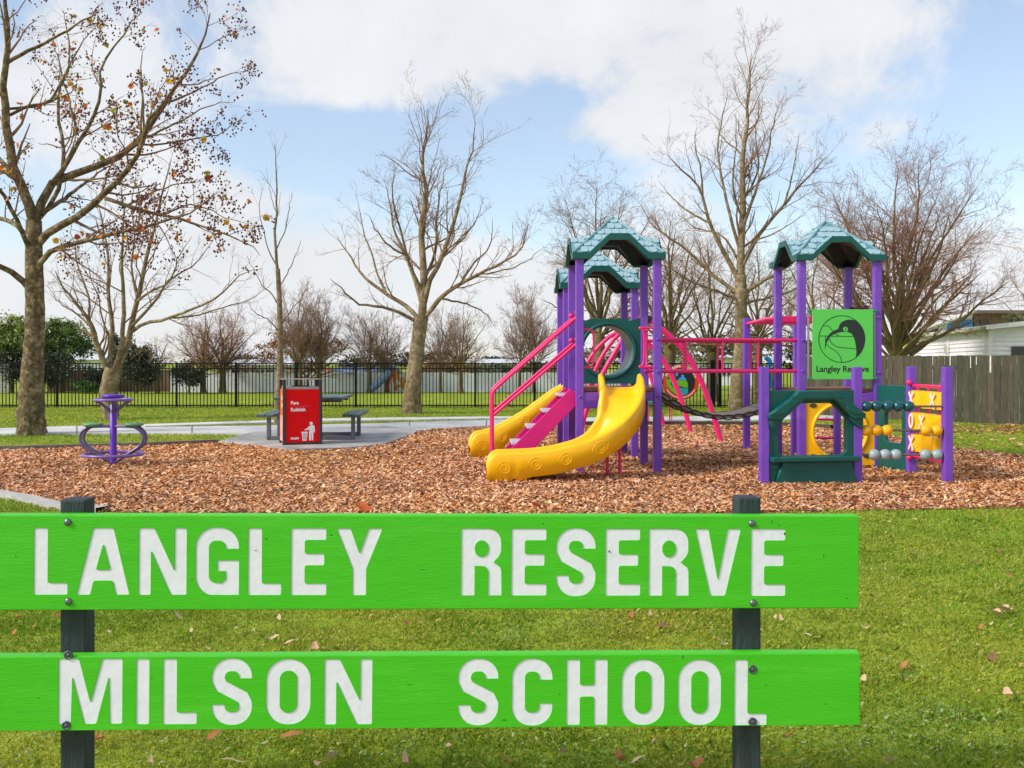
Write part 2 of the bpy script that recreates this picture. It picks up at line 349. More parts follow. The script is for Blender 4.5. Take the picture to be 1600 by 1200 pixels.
# grass blades
conc_polys = [pad, path]
def grass():
    V = []; C = []
    for (y0, y1, dens, h0, h1, wd, keep) in [(3.05, 4.4, 9500, .014, .036, .0034, 1), (4.4, 6, 6000, .016, .038, .0042, 1), (6, 8, 3600, .018, .040, .0055, 1), (8, 10.5, 2200, .02, .042, .0075, 1), (10.5, 19, 500, .022, .045, .012, 1), (19, 33, 260, .022, .05, .02, 1)]:
        hw = .545*y1+.25; n = int(dens*(y1-y0)*2*hw); x = rng.uniform(-hw, hw, n); y = rng.uniform(y0, y1, n)
        k = (np.abs(x) < .545*y+.25) & ~in_poly(x, y, bark_poly)
        if y1 > 12: k &= ~in_poly(x, y, conc_polys[0]) & ~in_poly(x, y, conc_polys[1])
        x = x[k]; y = y[k]; n = len(x)
        p = value_noise(x, y, 1.3, 3); q = value_noise(x, y, 4.5, 5); r3 = value_noise(x, y, .45, 9); q2 = value_noise(x, y, 9.0, 6)
        h = rng.uniform(h0, h1, n)*(.55+.6*q)*(.75+.5*q2); yaw = rng.uniform(0, 2*np.pi, n); lean = np.abs(rng.normal(.55, .35, n))
        w = wd*rng.uniform(.7, 1.4, n)
        d = np.stack([np.cos(yaw), np.sin(yaw), 0*x], 1); s = np.stack([-np.sin(yaw), np.cos(yaw), 0*x], 1)*w[:, None]/2
        b = np.stack([x, y, 0*x], 1); up = np.array([[0, 0, 1.0]])
        mid = b+up*(h*.62)[:, None]+d*(h*lean*.35)[:, None]; tip = b+up*(h*(1-.25*np.minimum(lean, 1.6)))[:, None]+d*(h*lean)[:, None]
        V.append(np.stack([b-s, b+s, mid+s*.75, tip], 1).reshape(-1, 3))
        green = np.array(srgb(130, 154, 44)[:3]); yel = np.array(srgb(188, 180, 66)[:3]); dark = np.array(srgb(104, 140, 34)[:3]); dry = np.array(srgb(204, 186, 116)[:3])
        u = rng.random(n)
        t = np.clip((p-.3)*1.1+rng.normal(0, .22, n)+(r3-.5)*.5, 0, 1)[:, None]; cc = green*(1-t)+yel*t
        kd = u < .12; cc[kd] = dark; kr = u > .972-.03*(p > .6); cc[kr] = dry
        cc = cc*rng.uniform(.88, 1.12, n)[:, None]
        C.append(np.repeat(cc, 4, 0))
    V = np.concatenate(V); C = np.concatenate(C); n = len(V)//4; F = np.arange(n*4).reshape(-1, 4)
    ob = big_mesh('grass', V, F, mat('grass_blade', None, .6, .1, 3, attr='tint', spec=.25, trans=.3), C)
    tag(ob, 'short yellow green lawn grass around the play area', 'grass'); print('blades', n)
grass()
def clover():
    """low broad-leaved weeds in patches of the near lawn"""
    V = []; C = []; n0 = 0
    for (px, py, r, n) in [(1400, 1130, .32, 420), (1480, 1118, .16, 260), (1400, 1165, .3, 380), (1420, 1050, .16, 150), (930, 980, .3, 380), (780, 1003, .2, 200), (300, 1180, .35, 350), (620, 1170, .3, 300), (1560, 1175, .25, 260),
                           (330, 1000, .2, 90), (1500, 1010, .15, 60), (1100, 985, .2, 120), (60, 1175, .2, 160), (860, 1180, .3, 260), (1250, 1180, .3, 300), (1000, 1185, .3, 220)]:
        n = int(n*.55); c = gp(px, py); x = c.x+rng.normal(0, r*.6, n); y = c.y+rng.normal(0, r*.5, n)
        L_ = rng.uniform(.006, .012, n); yaw = rng.uniform(0, 6.28, n); z = rng.uniform(.014, .036, n); tl = rng.normal(.1, .3, n)
        d = np.stack([np.cos(yaw)*np.cos(tl), np.sin(yaw)*np.cos(tl), np.sin(tl)], 1)*L_[:, None]; s = np.stack([-np.sin(yaw), np.cos(yaw), rng.normal(0, .3, n)], 1)*L_[:, None]*.55
        b = np.stack([x, y, z], 1)
        V.append(np.stack([b-d, b-d*.2+s, b+d, b-d*.2-s], 1).reshape(-1, 3))
        cc = np.array(srgb(122, 152, 62)[:3])*rng.uniform(.6, 1.25, n)[:, None]; kk = rng.random(n) < .14; cc[kk] = np.array(srgb(160, 178, 130)[:3]); C.append(np.repeat(cc, 4, 0))
    V = np.concatenate(V); C = np.concatenate(C); n = len(V)//4
    tag(big_mesh('clover', V, np.arange(n*4).reshape(-1, 4), mat('clover_leaf', None, .55, .1, 20, attr='tint', trans=.2), C), 'low clover and weed patches in the near lawn', 'clover')
clover()

# ------------------------------------------------------------------ foreground: routed timber park sign
M_sign = mat('sign_green_paint', srgb(72, 190, 30), .42, .05, 3, .12, 30, stretch=(1, 1, 9), c2=srgb(94, 202, 54), c2lo=.52, c2hi=.78, spec=.4)
M_signtext = mat('sign_white_paint', srgb(236, 231, 244), .5, .04, 14, .08, 40)
M_post_dark = mat('stained_post', srgb(46, 56, 60), .75, .3, 7, .35, 30, stretch=(6, 6, 1), c2=srgb(72, 80, 80), c2lo=.55, c2hi=.8)
M_bolt = mat('bolt_steel', srgb(118, 124, 134), .35, .2, 80, metal=.8)
M_bolt_d = mat('bolt_recess', srgb(40, 42, 44), .6, .2, 80)
def fillet(pts, r):
    out = []; k = len(pts)
    for i in range(k):
        p = Vector(pts[i]); a = Vector(pts[i-1])-p; b = Vector(pts[(i+1) % k])-p
        q = min(r, a.length*.45, b.length*.45); a.normalize(); b.normalize()
        if a.dot(b) < -.96 or q < r*.3: out.append(tuple(p)); continue
        s, e = p+a*q, p+b*q
        for t in (0, .33, .67, 1): out.append(tuple(s*(1-t)**2+p*2*t*(1-t)+e*t*t))
    return out
def glyph(ch, w, h, t):
    """outline loops of one bold condensed capital in a w by h box with stroke t"""
    b = t*.86                                            # horizontal strokes are a bit thinner
    f = lambda P: fillet(P, t*.16)
    if ch == 'L': return [f([(0, 0), (w, 0), (w, b), (t, b), (t, h), (0, h)])]
    if ch == 'I': return [f([(0, 0), (w, 0), (w, h), (0, h)])]
    if ch == 'E':
        m0 = h*.445; return [f([(0, 0), (w, 0), (w, b), (t, b), (t, m0), (w*.94, m0), (w*.94, m0+b), (t, m0+b), (t, h-b), (w*.99, h-b), (w*.99, h), (0, h)])]
    if ch == 'H': return [f([(0, 0), (t, 0), (t, h*.43), (w-t, h*.43), (w-t, 0), (w, 0), (w, h), (w-t, h), (w-t, h*.43+b), (t, h*.43+b), (t, h), (0, h)])]
    if ch == 'N': return [f([(0, 0), (t*.88, 0), (t*.88, h*.66), (w-t*1.12, 0), (w, 0), (w, h), (w-t*.88, h), (w-t*.88, h*.36), (t*1.12, h), (0, h)])]
    if ch == 'M':
        c = w/2; return [f([(0, 0), (t*.9, 0), (t*.98, h*.72), (c-t*.42, 0), (c+t*.42, 0), (w-t*.98, h*.72), (w-t*.9, 0), (w, 0), (w, h), (w-t*1.45, h), (c, h*.33), (t*1.45, h), (0, h)])]
    if ch == 'V': return [f([(w/2-t*.55, 0), (w/2+t*.55, 0), (w, h), (w-t, h), (w/2, h*.24), (t, h), (0, h)])]
    if ch == 'Y': return [f([(w/2-t/2, 0), (w/2+t/2, 0), (w/2+t/2, h*.4), (w, h), (w-t*1.02, h), (w/2, h*.62), (t*1.02, h), (0, h), (w/2-t/2, h*.4)])]
    if ch == 'A': return [f([(0, 0), (t*.98, 0), (w*.5-w*.18, h*.21), (w*.5+w*.18, h*.21), (w-t*.98, 0), (w, 0), (w/2+t*.72, h), (w/2-t*.72, h)]), f([(w*.365, h*.375), (w*.635, h*.375), (w/2, h*.76)])]
    if ch == 'O':
        r = w*.47; return [rrect(0, 0, w, h, r, 8), rrect(t, b, w-t, h-b, (w-2*t)*.49, 8)]
    r = w*.46; ri = r-t/2
    x0, x1, y0, y1 = t/2, w-t/2, b/2, h-b/2
    if ch == 'C':
        P = [(x1, h*.685)]+[(x1, y1-ri)]+arc(x1-ri, y1-ri, ri, ri, 0, 90, 7)[1:]+arc(x0+ri, y1-ri, ri, ri, 90, 180, 7)+arc(x0+ri, y0+ri, ri, ri, 180, 270, 7)+arc(x1-ri, y0+ri, ri, ri, 270, 360, 7)+[(x1, h*.33)]
        return [thicken(P, t*.97)]
    if ch == 'G':
        P = [(x1, h*.69)]+[(x1, y1-ri)]+arc(x1-ri, y1-ri, ri, ri, 0, 90, 7)[1:]+arc(x0+ri, y1-ri, ri, ri, 90, 180, 7)+arc(x0+ri, y0+ri, ri, ri, 180, 255, 6)
        o = thicken(P, t*.97); k = len(P); left, right = o[:k], o[k:][::-1]
        # right side of the stroke walking forward is the outer edge
        outer = right if right[k//2][0] < left[k//2][0] else left; inner = left if outer is right else right
        loop = list(outer)+[(w*.62, 0), (w, 0), (w, h*.52), (w*.5, h*.52), (w*.5, h*.52-b*.92), (w-t*.97, h*.52-b*.92), (w-t*.97, b*1.35)]+[(w*.6, b*1.0)]+list(inner)[::-1]
        return [loop]
    if ch == 'S':
        hw = (x1-x0)/2; cx = w/2; ra = h*.235
        P = [(x1, h*.70), (x1, y1-ri)]+arc(x1-ri, y1-ri, ri, ri, 0, 90, 6)[1:]+arc(x0+ri, y1-ri, ri, ri, 90, 180, 6)+[(x0, h*.68), (x0+hw*.22, h*.585), (cx, h*.50), (x1-hw*.22, h*.415), (x1, h*.32)]+[(x1, y0+ri)]+arc(x1-ri, y0+ri, ri, ri, 0, -90, 6)[1:]+arc(x0+ri, y0+ri, ri, ri, 270, 180, 6)+[(x0, h*.305)]
        Q = [P[0]]
        for p in P[1:]:
            if (Vector(p)-Vector(Q[-1])).length > t*.06: Q.append(p)
        return [thicken(Q, t*.95)]
    if ch == 'R':
        rb = h*.2
        out = [(0, 0), (t, 0), (t, h*.44), (w*.5, h*.44)]+arc(w-t*1.35, h*.335, t*.36, h*.1, 90, 0, 4)+[(w-t*1.0, 0), (w, 0), (w-t*.03, h*.36)]+[(w-t*.1, h*.42), (w*.80, h*.50), (w*.93, h*.585)]+[(w-t*.05, h*.66), (w-t*.05, h*.80)]+arc(w-t*.05-rb, h-rb, rb, rb, 0, 90, 5)[1:]+[(0, h)]
        return [out, rrect(t, h*.575, w-t*.99, h-b, h*.11, 5)]
def build_sign():
    k = .038; c = 3.069; ta = R(.4)
    h = math.sqrt(1+k*k); Hx = Vector((1/h, k/h, 0)); Zv = Vector((0, 0, 1))
    U = Hx*math.cos(ta)-Zv*math.sin(ta); V = Zv*math.cos(ta)+Hx*math.sin(ta); W = U.cross(V); O = Vector((0, c, .6))
    def uv(px, py):
        s_ = (px-800)/FPX; Y = c/(1-k*s_); p = Vector((s_*Y, Y, CAM_H-(py-HZ)/FPX*Y))-O
        return p.dot(U), p.dot(V)
    root = empty('park_sign', (0, c, 0), 'bright green timber park sign with routed white lettering on dark posts', 'sign')
    T = .045
    rows = [(805, 952.7, 825.8, 930.6, [('L', 52, 106), ('A', 119, 203), ('N', 216, 292), ('G', 304.5, 374), ('L', 387, 440), ('E', 454, 510.5), ('Y', 525, 598),
                                        ('R', 720, 784.5), ('E', 798.5, 854.5), ('S', 868, 931.5), ('E', 945.5, 1001), ('R', 1013.5, 1077), ('V', 1085.5, 1158), ('E', 1173, 1228)], 1343),
            (1023, 1139, 1030, 1132.8, [('M', 90.5, 191.6), ('I', 212, 233.6), ('L', 254, 308), ('S', 329.5, 394.6), ('O', 415, 485.6), ('N', 506, 582),
                                        ('S', 714.5, 779.6), ('C', 799, 864), ('H', 884.6, 949.7), ('O', 970.7, 1038.6), ('O', 1059, 1127), ('L', 1147, 1198.6)], 1344.5)]
    for (yt, yb, lt, lb, letters, xr) in rows:
        u0 = uv(-110, 880)[0]; u1 = uv(xr, (yt+yb)/2)[0]; v1 = uv(670, yt)[1]; v0 = uv(670, yb)[1]
        holes = []; gl = []
        for (ch, xa, xb) in letters:
            a, vb = uv(xa, lb+(xa-670)*.0016); b_, vt = uv(xb, lt+(xa-670)*.0016); t = uv(700+21.5, 880)[0]-uv(700, 880)[0]
            loops = [[(p[0]+a, p[1]+vb) for p in lp] for lp in glyph(ch, b_-a, vt-vb, t)]
            holes += loops; gl.append(loops)
        e = .004
        outer = rrect(u0+e, v0+e, u1-e, v1-e, .004, 3)
        mb = MB(); Mf = frame(O, U, V, W)
        mb.mesh(curve_mesh([outer]+holes, .0026, .0007), Mf @ Matrix.Translation((0, 0, -.0020)))
        cc = Mf @ Vector(((u0+u1)/2, (v0+v1)/2, -.0036-(T-.0036)/2)); mb.box(cc, (u1-u0, v1-v0, T-.0036), U, V, W, bev=.005)
        bd = mb.build('board', M_sign, root)
        for loops in gl:
            shape(loops, .001, Mf @ Matrix.Translation((0, 0, -.0030)), 'letter', M_signtext, bd)
    M0 = frame(O, U, V, W)
    rr = random.Random(12)                                # knocks and flaked paint on the boards
    boards = [o for o in root.children if o.name.startswith('board')]
    for (px, py, hgt, wd, bi) in [(1206, 815, 7, 1.6, 0), (1217, 820.5, 2.5, 2.5, 0), (1287, 868, 8, 1.5, 0), (1226, 834, 5, 3, 0), (849, 818, 3, 3, 0), (416, 842, 2, 6, 0), (518, 836, 3, 3, 0), (952, 862, 4, 3, 0), (400, 860, 1.5, 4, 0), (1323, 935, 2.5, 2.5, 0), (300, 905, 1.5, 5, 0), (660, 890, 1.2, 7, 0), (25, 870, 2, 3, 0), (1300, 830, 1.4, 3, 0),
                              (1067, 1027, 6, 2, 1), (1197, 1070, 2.5, 2.5, 1), (874, 1085, 2, 2.5, 1), (788, 1125, 2, 8, 1), (237, 1060, 2, 2, 1), (640, 1070, 1.3, 8, 1), (60, 1090, 1.6, 4, 1), (1290, 1100, 1.5, 5, 1), (1250, 1050, 2, 2, 1)]:
        u_, v_ = uv(px, py); k_ = 1/507/2; pts = [(u_+wd*k_*math.cos(a)*rr.uniform(.6, 1.1), v_+hgt*k_*math.sin(a)*rr.uniform(.6, 1.1)) for a in [j*math.pi/4 for j in range(8)]]
        shape([pts], .0006, M0 @ Matrix.Translation((0, 0, .0002)), 'paint_chip', mat('chipped_wood', srgb(52, 78, 34), .8, .3, 60), boards[bi])
    def bolt(px, py, recess=False):
        p = M0 @ Vector((*uv(px, py), 0)); mb = MB()
        if recess:
            mb.lathe(p, [(.0135, -.002), (.0135, .002), (.010, .0032), (.0095, .0012), (.005, .0012), (.0045, .004), (.001, .004)], 18, W)
        else: mb.lathe(p, [(.0115, -.001), (.0115, .001), (.0105, .004), (.0075, .0065), (.004, .0078), (.001, .008)], 18, W)
        mb.build('bolt', M_bolt if not recess else mat('bolt_washer', srgb(96, 100, 106), .45, .25, 90, metal=.6), root)
    for p in [(106, 816), (107, 940), (1175, 818), (1177, 942)]: bolt(*p)
    for p in [(107, 1023.5), (103.5, 1133.5), (1176, 1046), (1176, 1128)]: bolt(*p, recess=True)
    for (px0, px1, ytop) in [(95, 135.5, 777), (1155, 1191, 779)]:
        a = uv(px0, 860)[0]; b_ = uv(px1, 860)[0]; sc = (c+T)/c; a *= sc; b_ *= sc; w = b_-a; d = .078
        P = O+Hx*((a+b_)/2); top = CAM_H-(ytop-HZ)/FPX*(c+T+.01); nb = Vector((-k, 1, 0)).normalized()
        P = Vector((P.x, P.y, 0))+nb*(T+.001+d/2); mb = MB(); mb.box((P.x, P.y, (top-.5)/2), (w, d, top+.5), Hx, nb, (0, 0, 1), bev=.006)
        mb.build('post', M_post_dark, root)
build_sign()

# fallen leaves that can be picked out on the near lawn
leaf_cols = {'tan': srgb(206, 178, 138), 'pink': srgb(214, 172, 140), 'rust': srgb(176, 112, 66), 'brown': srgb(128, 92, 64)}
def leaf_mesh(name, m_, L_=.05, w=.5, curl=.3, lobed=False, seed=0):
    r = random.Random(seed); bm = bmesh.new(); n = 8; rows = []
    for i in range(n+1):
        t = i/n; hw = w*L_/2*math.sin(math.pi*min(1, t*.92+.06))**.8*(1 if not lobed else (.72+.5*abs(math.sin(t*9.5))))
        z = curl*L_*((t-.45)**2*2.2)+.1*L_*math.sin(t*5+seed); y = (t-.5)*L_
        rows.append([bm.verts.new((-hw, y+.08*L_*lobed*math.sin(i*2), z+hw*curl*r.uniform(.5, 1.2))), bm.verts.new((r.uniform(-.03, .03)*L_, y, z)), bm.verts.new((hw, y, z+hw*curl*r.uniform(.2, .9)))])
    for i in range(n):
        for j in range(2): bm.faces.new((rows[i][j], rows[i][j+1], rows[i+1][j+1], rows[i+1][j]))
    s = [bm.verts.new((.0012, -.5*L_-.012, .004)), bm.verts.new((-.0012, -.5*L_-.012, .004))]; bm.faces.new((rows[0][1], rows[0][2], s[0], s[1]))
    me = bpy.data.meshes.new(name); bm.to_mesh(me); bm.free(); me.materials.append(m_)
    me.polygons.foreach_set('use_smooth', [True]*len(me.polygons)); return me
def fallen_leaves():
    M_ = {k: mat('dry_leaf_'+k, v, .7, .25, 60, trans=.15) for k, v in leaf_cols.items()}
    meshes = {}
    for k in leaf_cols:
        for s in range(3): meshes[k, s] = leaf_mesh('fallen_leaf', M_[k], 1.0, [.42, .6, .34][s], [.35, .6, .25][s], s == 1, s+3)
    spots = [(1569, 954, 'tan', 0.13, 1), (1556, 960, 'pink', .12, 1), (1532, 981, 'rust', .05, 1), (1545, 975, 'tan', .07, 0), (1352, 980, 'tan', .06, 0), (1411, 1040, 'rust', .08, 0), (1425, 1045, 'rust', .06, 2),
             (1549, 1031, 'brown', .08, 1), (1401, 1016, 'brown', .06, 1), (1380, 995, 'tan', .04, 1), (1575, 1085, 'pink', .07, 1), (1534, 1080, 'rust', .03, 1), (1349, 1062, 'tan', .05, 1), (1391, 1189, 'pink', .06, 1), (1480, 1128, 'brown', .05, 2),
             (1384, 891, 'tan', .05, 1), (1426, 867, 'brown', .05, 1), (1575, 892, 'tan', .06, 1), (1385, 905, 'tan', .06, 0), (1410, 935, 'tan', .05, 0), (1359, 890, 'tan', .05, 0), (1505, 837, 'brown', .06, 0), (1536, 952, 'brown', .04, 1), (1362, 932, 'brown', .06, 1), (1429, 941, 'brown', .05, 2),
             (985, 963, 'rust', .09, 0), (1016, 961, 'tan', .08, 0), (1035, 978, 'brown', .12, 2), (972, 986, 'rust', .04, 0), (1130, 1006, 'tan', .06, 1), (1208, 965, 'tan', .08, 0), (1221, 967, 'tan', .07, 0), (1200, 981, 'rust', .06, 0), (1262, 992, 'tan', .07, 2),
             (280, 963, 'tan', .09, 0), (172, 987, 'tan', .05, 0), (299, 985, 'tan', .07, 2), (435, 967, 'tan', .08, 0), (425, 999, 'tan', .08, 1), (372, 981, 'tan', .10, 2), (396, 986, 'tan', .05, 0), (454, 1004, 'tan', .11, 2), (492, 1013, 'pink', .07, 1), (326, 1013, 'tan', .05, 0), (183, 1010, 'pink', .04, 1), (30, 965, 'rust', .06, 1), (22, 990, 'rust', .05, 1), (92, 962, 'rust', .06, 1), (637, 975, 'rust', .06, 1),
             (335, 1148, 'rust', .10, 2), (455, 1150, 'rust', .12, 2), (518, 1185, 'tan', .10, 1), (362, 1190, 'tan', .10, 2), (633, 1187, 'pink', .08, 0), (500, 1192, 'pink', .07, 0), (42, 1176, 'pink', .04, 0), (235, 1188, 'tan', .05, 0), (155, 1156, 'rust', .07, 1), (792, 1187, 'rust', .10, 0), (968, 1184, 'rust', .10, 0), (997, 1188, 'tan', .09, 2), (1025, 1159, 'pink', .05, 1), (1234, 1150, 'rust', .06, 1), (1087, 1195, 'rust', .07, 1), (880, 1172, 'brown', .06, 2), (700, 1168, 'tan', .05, 1)]
    r = random.Random(4); special = {0: 'large pale dry leaf on the lawn to the right of the upper sign board', 1: 'large pinkish curled leaf on the lawn far right of the upper sign board', 2: 'small rusty orange leaf on the lawn below the big pale pair'}
    txt = {'tan': 'pale tan dry leaf', 'pink': 'pinkish beige dry leaf', 'rust': 'rusty orange fallen leaf', 'brown': 'dark brown shrivelled leaf'}
    for i, (px, py, k, L_, s) in enumerate(spots):
        o = bpy.data.objects.new('fallen_leaf', meshes[k, s]); col.objects.link(o); p = gp(px, py, .035); o.location = p
        o.scale = (L_*.78,)*3; o.rotation_euler = (r.uniform(-.25, .25), r.uniform(-.3, .3), r.uniform(0, 6.28))
        where = ('on the lawn right of the upper sign board' if px > 1345 and py < 985 else 'on the lawn right of the lower sign board' if px > 1345 else
                 ('on the lawn between the boards, left half of the sign' if px < 600 else 'on the lawn between the boards, right half of the sign') if py < 1030 else
                 ('on the lawn below the lower board, left half' if px < 600 else 'on the lawn below the lower board, right half'))
        tag(o, special.get(i, txt[k]+' '+where), 'leaf', 'fallen leaves on the near lawn')
    o = bpy.data.objects.new('fallen_leaf', leaf_mesh('fallen_leaf', mat('orange_leaf', srgb(224, 108, 40), .6, .2, 40), .17, .95, .4, True, 5)); col.objects.link(o)
    o.location = gp(566, 797, .04); o.rotation_euler = (.5, .1, .8); tag(o, 'bright orange lobed leaf lying on the bark just above the upper sign board', 'leaf', 'fallen leaves on the bark')
    # litter too small to pick apart
    V = []; C = []
    for (x0, x1, y0, y1, n, s) in [(1488, 1640, 662, 676, 420, .1), (1488, 1640, 674, 700, 90, .1), (1380, 1490, 660, 690, 60, .1), (0, 700, 640, 660, 40, .09), (900, 1300, 640, 662, 70, .1), (1350, 1640, 805, 900, 26, .05), (0, 1600, 720, 795, 40, .07)]:
        for _ in range(n):
            p = gp(r.uniform(x0, x1), r.uniform(y0, y1), .04); a = r.uniform(0, 6.28); L_ = s*r.uniform(.6, 1.2); d = Vector((math.cos(a), math.sin(a), r.uniform(-.3, .3)))*L_/2; q = Vector((-math.sin(a), math.cos(a), r.uniform(-.4, .4)))*L_*.32
            V += [p-d, p-d*.1+q, p+d, p-d*.1-q]; c_ = Vector(r.choice([srgb(196, 120, 80)[:3], srgb(170, 92, 56)[:3], srgb(206, 160, 124)[:3], srgb(140, 92, 64)[:3]])); C += [c_]*4
    V = np.array([tuple(v) for v in V]); C = np.array([tuple(c_) for c_ in C])
    tag(big_mesh('leaf_litter', V, np.arange(len(V)).reshape(-1, 4), mat('litter_leaf', None, .7, .1, 20, attr='tint'), C), 'scattered brown leaf litter along the timber fence and lawns', 'leaf litter')
fallen_leaves()

# ------------------------------------------------------------------ play structure
M_purple = mat('purple_coat', srgb(120, 70, 184), .42, .08, 5, .06, 60, spec=.45, c2=srgb(150, 108, 200), c2lo=.56, c2hi=.8)
M_pink = mat('pink_coat', srgb(236, 34, 112), .32, .07, 8, .04, 60, spec=.5)
M_magenta = mat('magenta_coat', srgb(214, 18, 120), .35, .06, 8, spec=.5)
M_yellow = mat('yellow_plastic', srgb(252, 190, 6), .34, .05, 5, .05, 40, spec=.5, c2=srgb(232, 158, 24), c2lo=.56, c2hi=.8)
M_green = mat('green_plastic', srgb(6, 84, 78), .42, .1, 6, .05, 40, spec=.45)
M_roof_top = mat('roof_plastic', srgb(108, 150, 158), .3, .14, 7, .05, 50, spec=.6)
M_roof_in = mat('roof_shaded_green', srgb(6, 40, 38), .5, .1, 6)  # lining green darkened: the shade under the roof is in the colour
M_deck = mat('deck_brown', srgb(140, 88, 66), .6, .15, 8)
M_slat = mat('rubber_slat', srgb(128, 116, 104), .7, .2, 9, .2, 80)
M_slat_d = mat('chain_dark', srgb(44, 36, 36), .6, .2, 40, metal=.3)
M_steel = mat('bare_steel', srgb(150, 152, 156), .35, .15, 20, metal=.7)
M_rod = mat('dull_rod', srgb(112, 104, 104), .45, .15, 20, metal=.5)
M_bead_g = mat('teal_bead', srgb(8, 78, 88), .28, .08, 9, spec=.55)
M_bead_y = mat('yellow_bead', srgb(246, 176, 8), .3, .08, 9)
M_bead_w = mat('grey_bead', srgb(150, 166, 168), .3, .08, 9)
M_black = mat('black_cap', srgb(22, 22, 26), .5, .1, 20)
M_logo = mat('logo_black', srgb(34, 40, 42), .5, .08, 20)
M_lime = mat('panel_lime', srgb(92, 206, 84), .4, .04, 5)
M_limeln = mat('panel_line', srgb(10, 66, 26), .5, .05, 20)
TH = R(2.2); UA = Vector((math.cos(TH), math.sin(TH), 0)); UB = Vector((-math.sin(TH), math.cos(TH), 0)); ZU = Vector((0, 0, 1))
O1 = Vector((.865, 12.7, 0))
def L3(a, b, z=0): return O1+UA*a+UB*b+ZU*z          # structure grid
play = empty('play_structure', O1, 'purple, pink and yellow play structure with slides, bridge and green roofs', 'play structure')
def post(p, h, w=.1, name='post'):
    mb = MB(); mb.box((p.x, p.y, h/2-.1), (w, w, h+.2), UA, UB, ZU, bev=.008); return mb.build(name, M_purple, play)
def bolt_on(p, n=-UB, m_=None):
    MB().lathe(p, [(.02, 0), (.02, .006), (.012, .018), (.002, .02)], 10, n).build('bolt', m_ or M_purple, play)
def rail(pts, r=.021, m_=None, name='rail', n=10, parent=None, label=None):
    return MB().tube(pts, r, n).build(name, m_ or M_pink, parent or play, label)
towers = {'t1': (0, 0, 1.0, 2.76, 1.10), 't2': (0, 1.8, 1.0, 2.52, .92), 't3': (3.04, .5, 1.03, 2.80, 1.07)}
